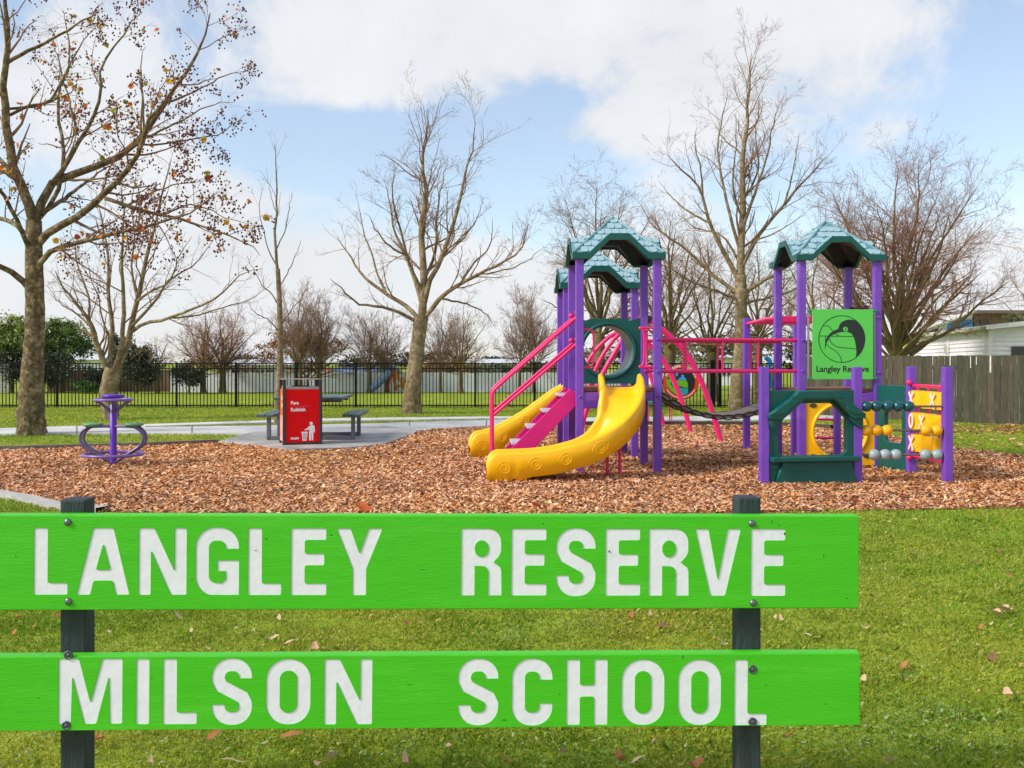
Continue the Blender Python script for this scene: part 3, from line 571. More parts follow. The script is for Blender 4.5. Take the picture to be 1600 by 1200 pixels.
# shingled cross-gable roof
def roof(a0, b0, s, z0):
    ca, cb = a0+s/2, b0+s/2; w = s/2+.085; H = .53; hA = .245
    def A(t):
        t = abs(t)/w
        return hA*min(1, max(0, (.66-t)/(.66-.21)))
    pyr = lambda x, y: H*(1-max(abs(x), abs(y))/w)
    zf = lambda x, y: max(pyr(x, y), A(x), A(y))
    base = [-1, -.66, -.21, 0, .21, .66, 1]; n = 36
    g = sorted(set([round(-1+2*i/n, 5) for i in range(n+1)]+base)); k = len(g)
    def shell(dz, flip=False, inset=0.0):
        vs = [L3(ca+x*(w-inset), cb+y*(w-inset), z0+zf(x*w, y*w)+dz) for y in g for x in g]
        fs = [(j*k+i, j*k+i+1, (j+1)*k+i+1, (j+1)*k+i) for j in range(k-1) for i in range(k-1)]
        return vs, fs
    mt = MB(); vs, fs = shell(.0); mt.add(vs, fs)
    rf = mt.build('roof', M_roof_top, play)
    # fascia band round the rim plus the inside, its shade painted in as a darker green
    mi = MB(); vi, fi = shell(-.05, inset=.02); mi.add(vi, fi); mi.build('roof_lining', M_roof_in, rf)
    mf = MB(); rim = [(x, -1) for x in g]+[(1, y) for y in g[1:]]+[(x, 1) for x in g[::-1][1:]]+[(-1, y) for y in g[::-1][1:-1]]
    rows = []
    for (x, y) in rim:
        z = z0+zf(x*w, y*w); ox = .012*((x > .999)-(x < -.999)); oy = .012*((y > .999)-(y < -.999))
        rows.append([L3(ca+x*w+ox, cb+y*w+oy, z+.004), L3(ca+x*w+ox, cb+y*w+oy, z-.075), L3(ca+x*(w-.035), cb+y*(w-.035), z-.075), L3(ca+x*(w-.035), cb+y*(w-.035), z-.045), L3(ca+x*w*.995, cb+y*w*.995, z+.006)])
    m_ = len(rows); vs = [v for r_ in rows for v in r_]
    fs = [(i*5+j, i*5+j+1, ((i+1) % m_)*5+j+1, ((i+1) % m_)*5+j) for i in range(m_) for j in range(4)]
    mf.add(vs, fs); mf.build('fascia', M_green, rf)
    # hip ridges
    for sx in (-1, 1):
        for sy in (-1, 1): MB().tube([L3(ca+sx*w*t, cb+sy*w*t, z0+pyr(w*t, w*t)+.006) for t in (.02, .5, .985)], .016, 6).build('ridge', M_roof_top, rf)
    # lightning-rod finial
    MB().tube([L3(ca, cb, z0+H-.02), L3(ca, cb, z0+H+.2)], [.008, .004], 6).build('finial', M_steel, rf)
    # shingles on the four hip faces
    sl = math.hypot(H, w); rowsn = 6; hgt = sl/rowsn
    global SH
    if 'SH' not in globals():
        prof = [(-.5, .5), (-.5, -.28), (-.4, -.42), (-.2, -.5), (.2, -.5), (.4, -.42), (.5, -.28), (.5, .5)]
        vs = [(x, y, 0) for x, y in prof]+[(x*.96, y*.98, 1 if y < 0 else .25) for x, y in prof]; q = 8
        fs = [tuple(range(q, 2*q))]+[(i, (i+1) % q, q+(i+1) % q, q+i) for i in range(q)]
        SH = bpy.data.meshes.new('shingle'); SH.from_pydata(vs, [], fs); SH.update(); SH.materials.append(M_shingle)
    off = root_loc(rf)
    for ax in range(4):
        ang = ax*math.pi/2; out = Vector((math.sin(ang), -math.cos(ang))); side = Vector((math.cos(ang), math.sin(ang)))
        for r_ in range(rowsn):
            d = 1-(r_+.5)/rowsn; wid = d*w*2; sw = .098; cnt = int(wid/sw)+2
            for i in range(cnt):
                sx = (i-(cnt-1)/2+(.5 if r_ % 2 else 0)*1.0)*sw
                if abs(sx) > d*w-.03: continue
                P2 = out*(d*w)+side*sx
                if pyr(P2.x, P2.y)+.003 < max(A(P2.x), A(P2.y)) : continue
                sc_w = min(sw, 2*(d*w+.01-abs(sx)))*.955
                pos = L3(ca+P2.x, cb+P2.y, z0+pyr(P2.x, P2.y)+.003)-off
                Uw = (UA*side.x+UB*side.y); Dn = (UA*out.x+UB*out.y)*w/sl-ZU*H/sl; Vw = -Dn; Wn = Uw.cross(Vw)
                M = Matrix.Identity(4)
                for q in range(3): M[q][0] = Uw[q]*sc_w; M[q][1] = Vw[q]*hgt*.95; M[q][2] = Wn[q]*.013; M[q][3] = pos[q]
                o = bpy.data.objects.new('shingle', SH); col.objects.link(o); o.parent = rf; o.matrix_local = M
        # the little side gables are shingled too: rows on the slopes that face this side
        gs = math.hypot(hA, .45*w); gr = 3; gh = gs/gr
        for sg in (-1, 1):
            for r_ in range(gr):
                t_ = (.21+.45*(1-(r_+.5)/gr))*w; zz = A(t_)
                for i in range(8):
                    q_ = w-.045-i*.095-(.045 if r_ % 2 else 0)
                    if q_ < .05: break
                    P2 = out*t_+side*sg*q_
                    if max(pyr(P2.x, P2.y), A(side.x*sg*q_+0) if abs(side.x) > .5 else A(sg*q_)) > zz-.004: continue
                    pos = L3(ca+P2.x, cb+P2.y, z0+zz+.003)-off
                    Uw = (UA*side.x+UB*side.y); Dn = (UA*out.x+UB*out.y)*(.45*w/gs)-ZU*hA/gs; Vw = -Dn; Wn = Uw.cross(Vw); M = Matrix.Identity(4)
                    for q in range(3): M[q][0] = Uw[q]*.09; M[q][1] = Vw[q]*gh*.94; M[q][2] = Wn[q]*.014; M[q][3] = pos[q]
                    o = bpy.data.objects.new('shingle', SH); col.objects.link(o); o.parent = rf; o.matrix_local = M
M_shingle = mat('shingle_plastic', srgb(154, 184, 192), .28, .12, 9, spec=.6)  # sky reflection put into the colour as a pale blue grey
for nm, (a0, b0, s, hgt, dk) in towers.items():
    for (a, b) in [(a0, b0), (a0+s, b0), (a0+s, b0+s), (a0, b0+s)]: post(L3(a, b), hgt)
    roof(a0, b0, s, hgt+.055)
    n = 7
    for i in range(n):                                    # deck planks
        mb = MB(); mb.box(L3(a0+s/2, b0+.05+(s-.1)*(i+.5)/n, dk-.03), (s-.09, (s-.1)/n-.012, .055), UA, UB, ZU, bev=.006); mb.build('deck_plank', M_deck, play)
    for b in (b0, b0+s):
        mb = MB(); mb.box(L3(a0+s/2, b, dk-.12), (s-.1, .07, .11), UA, UB, ZU, bev=.006); mb.build('deck_bearer', M_purple, play)
    for a in (a0, a0+s):
        mb = MB(); mb.box(L3(a, b0+s/2, dk-.12), (.07, s-.1, .11), UA, UB, ZU, bev=.006); mb.build('deck_bearer', M_purple, play)
    for (a, b) in [(a0, b0), (a0+s, b0)]:
        bolt_on(L3(a, b-.05, dk-.12))

# moulded slide swept along a path
def slide(path, floor, end_dir_len, ears, label, swirl_side):
    P = smooth_path(path, 10); Z = np.interp(np.linspace(0, 1, len(P)), np.linspace(0, 1, len(floor)), floor)
    # smooth the height profile
    for _ in range(6): Z[1:-1] = (Z[:-2]+2*Z[1:-1]+Z[2:])/4
    k = len(P); vs = []; sec_n = None; tot = sum((P[i+1]-P[i]).length for i in range(k-1)); s_ = 0; frames = []
    for i in range(k):
        t = (P[min(i+1, k-1)]-P[max(i-1, 0)]); t.z = 0; t.normalize(); n = Vector((-t.y, t.x, 0))
        if i: s_ += (P[i]-P[i-1]).length
        rem = tot-s_; wall = .175; skirt = .08+.04*min(1, s_/.8)
        if s_ < .16: wall += ears*(1-s_/.16)**1.3
        rnd = 1.0
        if rem < .16: rnd = math.sqrt(max(0.0, 1-(1-rem/.16)**2)); 
        wt = Z[i]+wall*rnd*(.55 if rem < .16 else 1)+(0 if rem >= .16 else wall*.45*rnd); wt = max(wt, .06); zf = min(Z[i], wt-.01); zb = max(.0, Z[i]-skirt)
        if rem < .55: zb = min(zb, max(0.0, zb*(rem-.30)/.25)) if rem > .36 else (.0 if rem < .30 else .045)
        sec = [(-.285, zb), (-.285, wt-.03), (-.272, wt-.006), (-.25, wt), (-.23, wt-.006), (-.218, wt-.03), (-.205, zf+.05), (-.17, zf+.012), (-.1, zf), (.1, zf), (.17, zf+.012), (.205, zf+.05), (.218, wt-.03), (.23, wt-.006), (.25, wt), (.272, wt-.006), (.285, wt-.03), (.285, zb),
               (.255, zb), (.235, max(zb, zf-.03)), (-.235, max(zb, zf-.03)), (-.255, zb)]
        for (x, z) in sec: q = P[i]+n*x; vs.append((q.x, q.y, z))
        sec_n = len(sec); frames.append((P[i], t, n, Z[i], wt, zb, s_))
    fs = [(i*sec_n+j, i*sec_n+(j+1) % sec_n, (i+1)*sec_n+(j+1) % sec_n, (i+1)*sec_n+j) for i in range(k-1) for j in range(sec_n)]
    mb = MB(); mb.add(vs, fs, True); mb.add([vs[j] for j in range(sec_n)], [tuple(range(sec_n))]); mb.add(vs[-sec_n:], [tuple(range(sec_n))[::-1]])
    o = mb.build('slide', M_yellow, play, label)
    # raised scroll ornaments on the outer wall
    s = .5
    marks = [tot*f for f in swirl_side[1]]
    for sm in marks:
        fr = min(frames, key=lambda f_: abs(f_[6]-sm)); p, t, n, zz, wt, zb, _ = fr; sd = swirl_side[0]; cz = (wt+zb)/2-.005; r0 = min(.085, (wt-zb)*.30)
        pts = []
        for q in range(46):
            th = q/45*math.pi*3.6; rr = r0*(1-.72*q/45); ds = rr*math.cos(th); i_ = min(range(k), key=lambda c: abs(frames[c][6]-(sm+ds))); f_ = frames[i_]
            base = f_[0]+f_[1]*((sm+ds)-f_[6])+f_[2]*sd*.2855; pts.append(Vector((base.x, base.y, cz+rr*math.sin(th)+(f_[3]-zz))))
        MB().tube(pts, .0042, 5).build('scroll', M_yellow, o)
    return o
c0 = L3(.52, -.02)
slide([c0, L3(.52, -.16), L3(.50, -.32), L3(.40, -.50), L3(.22, -.62), L3(.0, -.68), L3(-.3, -.70), L3(-.62, -.70), L3(-.98, -.69), L3(-1.20, -.69)], [1.10, 1.06, .94, .74, .53, .39, .29, .22, .185, .175, .18], 0, .0,
      'wide yellow slide that curves to the left in front of the tower', (1, (.40, .57, .73, .90)))
c1 = L3(-.02, 2.32)
slide([c1, L3(-.2, 2.32), L3(-.5, 2.31), L3(-.85, 2.30), L3(-1.15, 2.28), L3(-1.42, 2.26)], [.92, .84, .66, .46, .30, .21, .19], 0, .0, 'straight yellow slide behind the magenta stairs', (1, (.42, .66, .88)))
for (a, b) in [(.30, -.42), (.46, -.38)]: rail([L3(a, b, 0), L3(a, b, .55 if a < .4 else .66)], .02, M_pink, 'slide_leg')
# stairs up the left side of the front tower
def stairs():
    top = L3(-.03, .15, 1.06); n = 5
    for b in (.12, .86):
        mb = MB(); p0 = L3(-.05, b, 1.10); p1 = L3(-1.08, b, .06); d = (p1-p0); up = Vector((0, 0, 1)); t = d.normalized(); nn = UB
        vn = t.cross(nn).normalized(); c_ = (p0+p1)/2-ZU*.11
        mb.box(c_, (d.length+.06, .035, .21), t, nn, vn, bev=.006); mb.build('stringer', M_magenta, play)
    for i in range(n):
        f = (i+.6)/n; mb = MB(); mb.box(L3(-.05-1.03*f, .49, 1.10-1.04*f+.015), (.15, .70, .03), UA, UB, ZU, bev=.006); mb.build('tread', mat('tread_grey', srgb(196, 184, 196), .5, .1, 20), play)
        mb = MB(); mb.box(L3(-.05-1.03*f+.1, .49, 1.10-1.04*f-.07), (.012, .70, .14), UA, UB, ZU); mb.build('riser', M_magenta, play)
    for b in (.10, .88):
        ztop = 2.03; zb_ = 1.11
        up_ = [L3(.0, b, 2.02), L3(-.3, b, 1.765), L3(-.7, b, 1.41), L3(-1.02, b, 1.13), L3(-1.095, b, 1.05), L3(-1.115, b, .96), L3(-1.115, b, .5), L3(-1.115, b, 0)]
        rail(smooth_path(up_, 4), .023, M_pink, 'handrail')
        rail([L3(.0, b, 1.68), L3(-1.10, b, .74)], .021, M_pink, 'handrail')
        for z in (2.03, 1.69): MB().ball(L3(-.02, b, z+.03), .034).build('rail_knob', M_pink, play)
stairs()
# panel with a round crawl hole at the back of the front tower
def hole_panel(M, w, h, cx, cy, r, m_, name, lip=.045, label=None, outline=None):
    out = outline or rrect(0, 0, w, h, .02, 3)
    o = shape([out, circle(cx, cy, r)], .05, M, name, m_, play, .006, label)
    lip_pts = [M @ Vector((cx+(r+.012)*math.cos(R(t)), cy+(r+.012)*math.sin(R(t)), .03)) for t in range(0, 360, 10)]
    MB().tube(lip_pts, lip*.5, 8, closed=True).build('rim', m_, o)
    return o
wv = .9
out = [(0, 0), (wv, 0), (wv, .86), (wv-.0, .90), (wv-.14, .86), (wv-.2, .885), (.2, .885), (.14, .86), (0, .90)]
hole_panel(frame(L3(.05, 1.0, 1.13), UA, ZU, -UB), wv, .88, .45, .45, .36, M_green, 'crawl_panel', .06, 'dark green panel with a round crawl hole', out)
# crawl tube from the panel back to the rear tower
def ring_tube():
    c_ = lambda b, z=1.58: L3(.5, b, z)
    vs = []; fs = []; n = 32
    for b in (1.03, 1.77):
        for r_ in (.385, .36):
            for j in range(n): th = 2*math.pi*j/n; p = c_(b); vs.append(p+UA*r_*math.cos(th)+ZU*r_*math.sin(th))
    for j in range(n):
        j2 = (j+1) % n
        fs += [(j, j2, 2*n+j2, 2*n+j), (n+j, 3*n+j, 3*n+j2, n+j2)]
    mb = MB(); mb.add(vs, fs, True); mb.build('crawl_tube', mat('tube_grey', srgb(150, 160, 160), .4, .1, 6), play)
ring_tube()
# grab loops
def loop(a, b, z0_, z1_, w_, ax):
    r_ = .06; P = [L3(a, b, z0_)]
    pts = [(0, z0_), (w_-r_, z0_), (w_, z0_+r_), (w_, z1_-r_), (w_-r_, z1_), (0, z1_)]
    d = UA if ax == 'a' else UB
    rail(smooth_path([L3(a, b)+d*u+ZU*z for u, z in pts], 4), .014, M_pink, 'grab_handle', 8)
loop(.05, .02, 1.36, 1.84, .13, 'a'); loop(.95, .02, 1.36, 1.86, -.12, 'a'); loop(1.0, .95, 1.36, 1.86, -.16, 'b'); loop(.06, 1.75, 1.36, 1.8, .12, 'a')
# bridge: sagging slats between the towers with pink rails
def bridge():
    a0, a1 = 1.06, 2.98; n = 13
    zc = lambda t: 1.03*(1-t)+.97*t-1.32*t*(1-t)*(1.05-.25*t)
    for i in range(n):
        t = (i+.5)/n; a = a0+(a1-a0)*t; b = .25+.5*t*1.0+.2; dz = (zc(t+.02)-zc(t-.02))/(.04*(a1-a0)); t_ = (UA+ZU*dz).normalized()
        p = L3(a, .28+.5*t+.22, zc(t)); mb = MB(); mb.box(p, ((a1-a0)/n*.9, .72, .045), t_, UB, t_.cross(UB), bev=.006); s_ = mb.build('bridge_slat', M_slat, play)
        mc = MB()
        for sd in (-.37, .37):
            mc.tube([p+UB*sd+t_*(.09*math.cos(q/8*6.283))+t_.cross(UB)*(-.005+.03*math.sin(q/8*6.283)) for q in range(8)], .009, 5, closed=True)
        mc.build('chain_link', M_slat_d, s_)
    for (b0_, b1_) in [(.06, .56), (.94, 1.44)]:
        A_ = lambda z, e=0: (L3(1.0, b0_, z), L3(3.04, b1_, z))
        for z in (1.715, 1.30): p, q = A_(z); rail([p, q], .024, M_pink, 'bridge_rail')
        for i in range(1, 4):
            t = (i/4+(.03 if b0_ > .5 else -.05)); p = L3(1.0+2.04*t, b0_+(b1_-b0_)*t, 0); rail([p+ZU*1.30, p+ZU*1.715], .016, M_pink, 'baluster', 8)
    for (a, b) in [(1.0, -.0), (3.04, .5)]:
        for z in (1.715, 1.30): bolt_on(L3(a, b-.05, z))
bridge()
# overhead ladder from the right tower to a lone post behind
pA = Vector((3.80, 16.07, 0)); post(pA, 2.13)
pB = Vector((4.62, 16.1, 0)); post(pB, 2.13)
for (p, q) in [((pA.x, pA.y-.05, 2.04), L3(3.04, 1.5, 2.06)), ((pB.x, pB.y-.05, 2.04), L3(4.07, 1.5, 2.06))]:
    q = Vector(q); rail([p, Vector(p)*.3+q*.7+ZU*.02, q], .026, M_pink, 'ladder_rail')
for i in range(4):
    t = (i+.7)/4.5; p = Vector((pA.x, pA.y, 2.03)).lerp(L3(3.04, 1.5, 2.07), t); q = Vector((pB.x, pB.y, 2.03)).lerp(L3(4.07, 1.5, 2.07), t); rail([p, q], .018, M_pink, 'rung', 8)
mb = MB(); mb.box(L3(3.55, 1.5, 2.04), (1.0, .03, .09), UA, UB, ZU, bev=.006); mb.build('ladder_header', M_pink, play)
# climbing rungs below the right deck
pl = [gp(1241, 712), gp(1308, 714)]
for p in pl: post(p, 1.02, .09)
for z in (.28, .56, .84): rail([pl[0]+ZU*z, pl[1]+ZU*z], .017, M_magenta, 'rung', 8)
# yellow panel with a large round hole below the right tower deck
hole_panel(frame(L3(3.09, .5, .04), UA, ZU, -UB), .93, .9, .465, .45, .36, M_yellow, 'round_window_panel', .05, 'yellow panel with a big round hole under the deck',
           [(0, 0), (.16, 0), (.2, .04), (.73, .04), (.77, 0), (.93, 0), (.93, .9), (.78, .9), (.74, .86), (.19, .86), (.15, .9), (0, .9)])
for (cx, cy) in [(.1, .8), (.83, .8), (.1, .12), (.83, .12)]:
    shape([arc(cx, cy, .05, .03, 0, 360, 14)[:-1]], .012, frame(L3(3.09, .5, .04)-UB*.034, UA, ZU, -UB), 'panel_boss', mat('panel_dark_grey', srgb(70, 66, 50), .6), play)  # dark grey ovals near the panel corners

# green reserve panel with bird emblem on the right tower
def emblem():
    K = 1075.0; org = at(1267.5, 592.2, 13.24); org = L3(3.04, .5, 0)+UA*.125-UB*.075+ZU*1.195
    M = frame(org, UA, ZU, -UB); z = lambda x, y: ((x-120)/K, (1128-y)/K)
    pn = shape([rrect(0, 0, 880/K, 1000/K, .008, 2)], .012, M, 'name_panel', M_lime, play, .001, 'lime green name panel with a black bird emblem')
    ln = frame(org-UB*.0082, UA, ZU, -UB); bird_f = frame(org-UB*.0090, UA, ZU, -UB)
    cx, cy = 545, 553; ring = [[z(cx+r_*math.cos(R(t)), cy+r_*math.sin(R(t))) for t in range(0, 360, 5)] for r_ in (341, 330)]
    shape(ring, .001, ln, 'emblem_ring', M_limeln, pn)
    for pts in [[(275, 368), (330, 362), (370, 385), (410, 435), (455, 480), (505, 508)], [(222, 508), (470, 512), (720, 515)], [(365, 545), (385, 595), (430, 640), (500, 670), (600, 680), (750, 693)],
                [(325, 625), (370, 675), (450, 725), (505, 780), (535, 840), (543, 888)], [(308, 510), (306, 560), (312, 610)]]:
        sp = [tuple(v) for v in smooth_path([z(*p) for p in pts], 5)]; shape([thicken(sp, .009)], .001, ln, 'emblem_line', M_limeln, pn)
    bird = [(297, 705), (303, 610), (320, 548), (365, 480), (430, 432), (495, 402), (506, 360), (540, 312), (600, 282), (660, 273), (740, 285), (800, 330), (850, 400), (878, 480), (884, 560), (870, 640), (840, 715), (800, 775), (752, 812), (757, 740), (750, 660), (738, 590), (715, 522), (690, 482), (650, 457), (600, 449), (540, 452), (475, 466), (425, 486), (385, 512), (350, 556), (322, 612), (306, 665)]
    shape([[tuple(v) for v in smooth_path([z(*p) for p in bird], 3, True)]], .001, bird_f, 'emblem_bird', M_logo, pn)
    sp = [z(593+(36-.066*t*1.0*30/54)*math.cos(R(-t+80)), 412+(36-.066*t*30/54)*math.sin(R(-t+80))) for t in range(0, 740, 18)]
    shape([thicken(sp, .010)], .001, frame(org-UB*.0098, UA, ZU, -UB), 'emblem_spiral', M_lime, pn)
    me = text_mesh('Langley Reserve', .1, .0022, .001); w = max(v.co.x for v in me.vertices); s = (940-170)/K/w
    place(me, frame(org-UB*.0082, UA, ZU, -UB) @ Matrix.Translation((*z(170, 1022), 0)) @ Matrix.Diagonal((s, s*1.02, 1, 1)), 'lettering', M_logo, pn)
    for u in (-.045, 880/K+.035): rail([org+UA*u+UB*.03, org+UA*u+UB*.03+ZU*.9], .016, M_steel, 'panel_pole', 8)
    for u in (-.03, 880/K+.03):
        for v in (.01, .915):
            mb = MB(); mb.box(org+UA*u+UB*.012+ZU*v, (.07, .03, .028), UA, UB, ZU, bev=.006); mb.build('panel_clip', mat('clip_green', srgb(20, 150, 80), .4), play)
    g = L3(3.86, .75, 2.16)
    mb = MB(); mb.tube([g, g-UB*.16+ZU*.0], .036, 12); mb.tube([g+UA*.1, g+UA*.1-UB*.16], .036, 12); mb.tube([g-UA*.07, g+UA*.14], .022, 8); mb.tube([g+UA*.03-ZU*.02, g+UA*.03-ZU*1.05], .02, 8); mb.build('play_binoculars', mat('binocular_maroon', srgb(84, 26, 36), .4), play)
    for z_ in (1.28, 2.02): bolt_on(L3(4.07, .45, z_))
emblem()

# play shop in front: posts, counter, abacus, noughts and crosses, round window panel
P1 = Vector((2.92, 11.5, 0)); P2 = Vector((4.06, 11.68, 0)); P4 = Vector((5.11, 11.65, 0)); P3 = Vector((5.09, 12.65, 0)); TF = L3(4.07, .5)
for p in (P1, P2, P3, P4): post(p, 1.365)
def counter():
    d = (P2-P1).normalized(); n = Vector((d.y, -d.x, 0)); org = P1+d*.052; K = 594.0; Wd = (P2-P1).length-.104; sx = Wd/((815-232)/K)
    z = lambda x, y: ((x-232)/K*sx, (965-y)/K); M = frame(org, d, ZU, n)
    outl = [z(232, 968), z(232, 320), z(815, 320), z(815, 968)]
    hole = [z(*p) for p in [(292, 742), (322, 770), (738, 770), (768, 740), (768, 515), (664, 402), (442, 402), (330, 510), (292, 560)]]
    hole = [tuple(v) for v in fillet(hole, .03)]
    pn = shape([outl, hole], .05, M, 'shop_panel', M_green, play, .006, 'dark green play shop front with serving hatch and awning')
    F = lambda w_: M @ Matrix.Translation((0, 0, w_))
    aw = [(218, 478), (300, 422), (372, 368), (412, 322), (652, 322), (706, 366), (790, 418), (866, 480), (866, 506), (778, 506), (664, 376), (450, 376), (306, 506), (218, 506)]
    shape([[z(*p) for p in aw]], .10, F(.07), 'awning', M_green, pn, .008)
    for (pts, w_) in [([(412, 324), (652, 324), (704, 364), (372, 364)], .128), ([(368, 370), (430, 370), (360, 424), (296, 424)], .122), ([(292, 428), (356, 428), (318, 470), (222, 478)], .126), ([(708, 370), (655, 370), (735, 424), (786, 420)], .122), ([(792, 424), (738, 428), (778, 474), (860, 480)], .126)]:
        shape([[z(*p) for p in pts]], .02, F(w_), 'awning_shingle', M_green, pn, .006)
    for (x0, x1, s) in [(232, 288, 1), (776, 860, -1)]:
        a = x0 if s > 0 else x1; b_ = x1 if s > 0 else x0
        shape([[z(a, 506), z(b_, 506), z((a+b_)/2, 560), z(a, 575)]], .07, F(.05), 'awning_bracket', M_green, pn, .006)
    mb = MB(); cc = M @ Vector((*z(532, 788), .07)); mb.box(cc, (Wd*1.03, .058, .15), d, ZU, n, bev=.012); mb.build('counter_shelf', M_green, pn)
    shape([[z(318, 812), z(772, 812), z(832, 968), z(268, 968)]], .05, F(.045), 'counter_front', M_green, pn, .01)
    for y in (860, 900, 940):
        for (xa, xb) in [(234, 296-(y-860)*.3), (800+(y-860)*.3, 813)]:
            mb = MB(); p = M @ Vector((*z((xa+xb)/2, y-18), .03)); mb.box(p, ((xb-xa)/K*sx, .058, .014), d, ZU, n, bev=.004); mb.build('siding', M_green, pn)
counter()
def abacus():
    d = (P4-P2).normalized(); p0 = P2+d*.05; L_ = (P4-P2).length-.1
    Zs = {'t': 1.42-(635-566)/1550*11.66, 'm': 1.42-(672.5-566)/1550*11.66, 'b': 1.42-(710.5-566)/1550*11.66}
    x_of = lambda px: (px-800)/1550*11.66-p0.x
    rows = [('t', M_bead_g, [1354, 1370.5, 1387.5, 1403.5, 1420]), ('m', M_bead_y, [1353, 1370, 1386.5, 1446.5, 1463.5]), ('b', M_bead_w, [1366.5, 1383.5, 1400, 1445.5, 1463.5])]
    for k_, m_, pxs in rows:
        z = Zs[k_]; rd = rail([p0+ZU*z-d*.01, p0+d*(L_+.01)+ZU*z], .0135, M_rod, 'abacus_rod', 8)
        for px in pxs:
            c_ = p0+d*min(max(x_of(px), .062), L_-.062)+ZU*z; MB().lathe(c_, [(.012, -.0625), (.032, -.058), (.05, -.045), (.061, -.024), (.066, 0), (.061, .024), (.05, .045), (.032, .058), (.012, .0625)], 20, d).build('bead', m_, rd)
abacus()
def noughts():
    d = (P3-P4).normalized(); n = Vector((-d.y, d.x, 0))
    if n.x > 0: n = -n
    L_ = (P3-P4).length; Mw = mat('symbol_cream', srgb(246, 222, 204), .5, .05, 20)
    for z in (1.125, .235):
        rail([P4+d*.03+ZU*z, P3-d*.03+ZU*z], .022, M_pink, 'block_rail')
    for i in range(3): rail([P4+d*(.2+.3*i)+ZU*.22, P4+d*(.2+.3*i)+ZU*1.13], .014, M_magenta, 'spindle', 8)
    MB().ball(P3-d*.06+ZU*1.165-Vector((.05, 0, 0)), .034).build('rail_knob', M_pink, play); MB().ball(P3-d*.06+ZU*.21-Vector((.05, 0, 0)), .034).build('rail_knob', M_pink, play)
    sym = [['X', 'M', 'X'], ['', 'X', 'O'], ['', '', 'X']]
    for r_ in range(3):
        for i in range(3):
            zc = 1.125-.165-.275*r_; c_ = P4+d*(.2+.3*i)+ZU*zc; mb = MB(); k = 12; vs = []; fs = []
            for e in (-.104, .104):                       # three-sided block with rounded corners
                for j in range(k):
                    th = 2*math.pi*j/k; rr = .118*(1+.12*math.cos(3*th)); vs.append(c_+n*rr*math.cos(th)*.62+d*rr*math.sin(th)*1.12+ZU*e)
            fs = [(j, (j+1) % k, k+(j+1) % k, k+j) for j in range(k)]+[tuple(range(k))[::-1], tuple(range(k, 2*k))]
            mb.add(vs, fs); b_ = mb.build('block', M_yellow, play)
            s = [['X', '', 'X'], ['', 'X', 'O'], ['', '', 'X']][r_][i]
            F = frame(c_+n*.088, d*-1, ZU, n)
            if s == 'X': 
                for sg in (-1, 1): shape([thicken([(-.065*sg, -.085), (.065*sg, .085)], .034)], .008, F @ Matrix.Translation((0, 0, .001*sg)), 'cross_bar', Mw, b_)
            if s == 'O': shape([arc(0, 0, .07, .095, 0, 360, 24)[:-1], arc(0, 0, .038, .062, 0, 360, 24)[:-1]], .008, F, 'nought', Mw, b_)
    # end panel of lighter yellow facing the yard
noughts()
d_ = (P3-TF).normalized(); n_ = Vector((d_.y, -d_.x, 0)); wl = (P3-TF).length-.1
rp = [(0, .02), (wl, .02), (wl, 1.11), (0, 1.11)]
hol = [tuple(v) for v in fillet([(wl*.24, .36), (wl*.85, .36), (wl*.85, .9), (wl*.62, .93), (wl*.24, .78)], .08)]
shape([rp, hol], .05, frame(TF+d_*.05, d_, ZU, n_), 'window_panel', M_green, play, .006, 'dark green side panel with an open window')

# ------------------------------------------------------------------ arched climber behind
def climber():
    root = empty('arch_climber', gp(1010, 676), 'tall pink arched climbing poles standing behind the bridge', 'climber')
    def pole(pts, r_, cap=True):
        sp = smooth_path(pts, 8); o = MB().tube(sp, r_, 12).build('curved_pole', M_pink, root)
        if cap:
            d = (sp[0]-sp[1]).normalized(); MB().tube([sp[0], sp[0]+d*.09], r_*1.15, 12).build('end_cap', M_black, o)
    for (Y, foot, px, sc) in [(17.75, 1127, [(1017, 501), (1045, 524), (1073, 552), (1096, 596), (1112, 640), (1127, 690)], 1), (20.2, 1078, [(1000, 524), (1022, 546), (1043, 573), (1060, 612), (1071, 645), (1079, 675)], 1), (22.2, 1038, [(985, 535), (1000, 553), (1014, 580), (1024, 612), (1031, 640), (1037, 665)], 1)]:
        pole([at(x, y, Y) if i < 5 else gp(x, y) for i, (x, y) in enumerate(px)], .05)
    for (Y, px) in [(17.9, [(985, 505), (967, 540), (945, 578), (925, 620), (912, 655), (905, 689)]), (20.2, [(975, 516), (957, 533), (938, 562), (922, 600), (910, 640), (903, 675)]), (22.2, [(965, 519), (948, 530), (925, 555), (908, 590), (897, 630), (890, 665)])]:
        pole([at(x, y, Y) if i < 5 else gp(x, y) for i, (x, y) in enumerate(px)], .045, False)
    MB().tube([at(1000, 497, 17.8), at(990, 512, 20.2), at(975, 524, 22.2)], .04, 10).build('top_bar', M_pink, root)
climber()
root = empty('low_bench', gp(1030, 660), 'small teal bench with thin pink legs behind the bridge', 'bench')
mb = MB(); p = gp(1030, 660); mb.box((p.x, p.y, .46), (.62, .4, .09), bev=.02); mb.build('seat', mat('bench_teal', srgb(60, 120, 110), .4, .1, 6), root)
for sx in (-.27, .0, .27):
    for sy in (-.15, .15): MB().tube([(p.x+sx, p.y+sy, 0), (p.x+sx, p.y+sy, .42)], .014, 6).build('leg', M_pink, root)

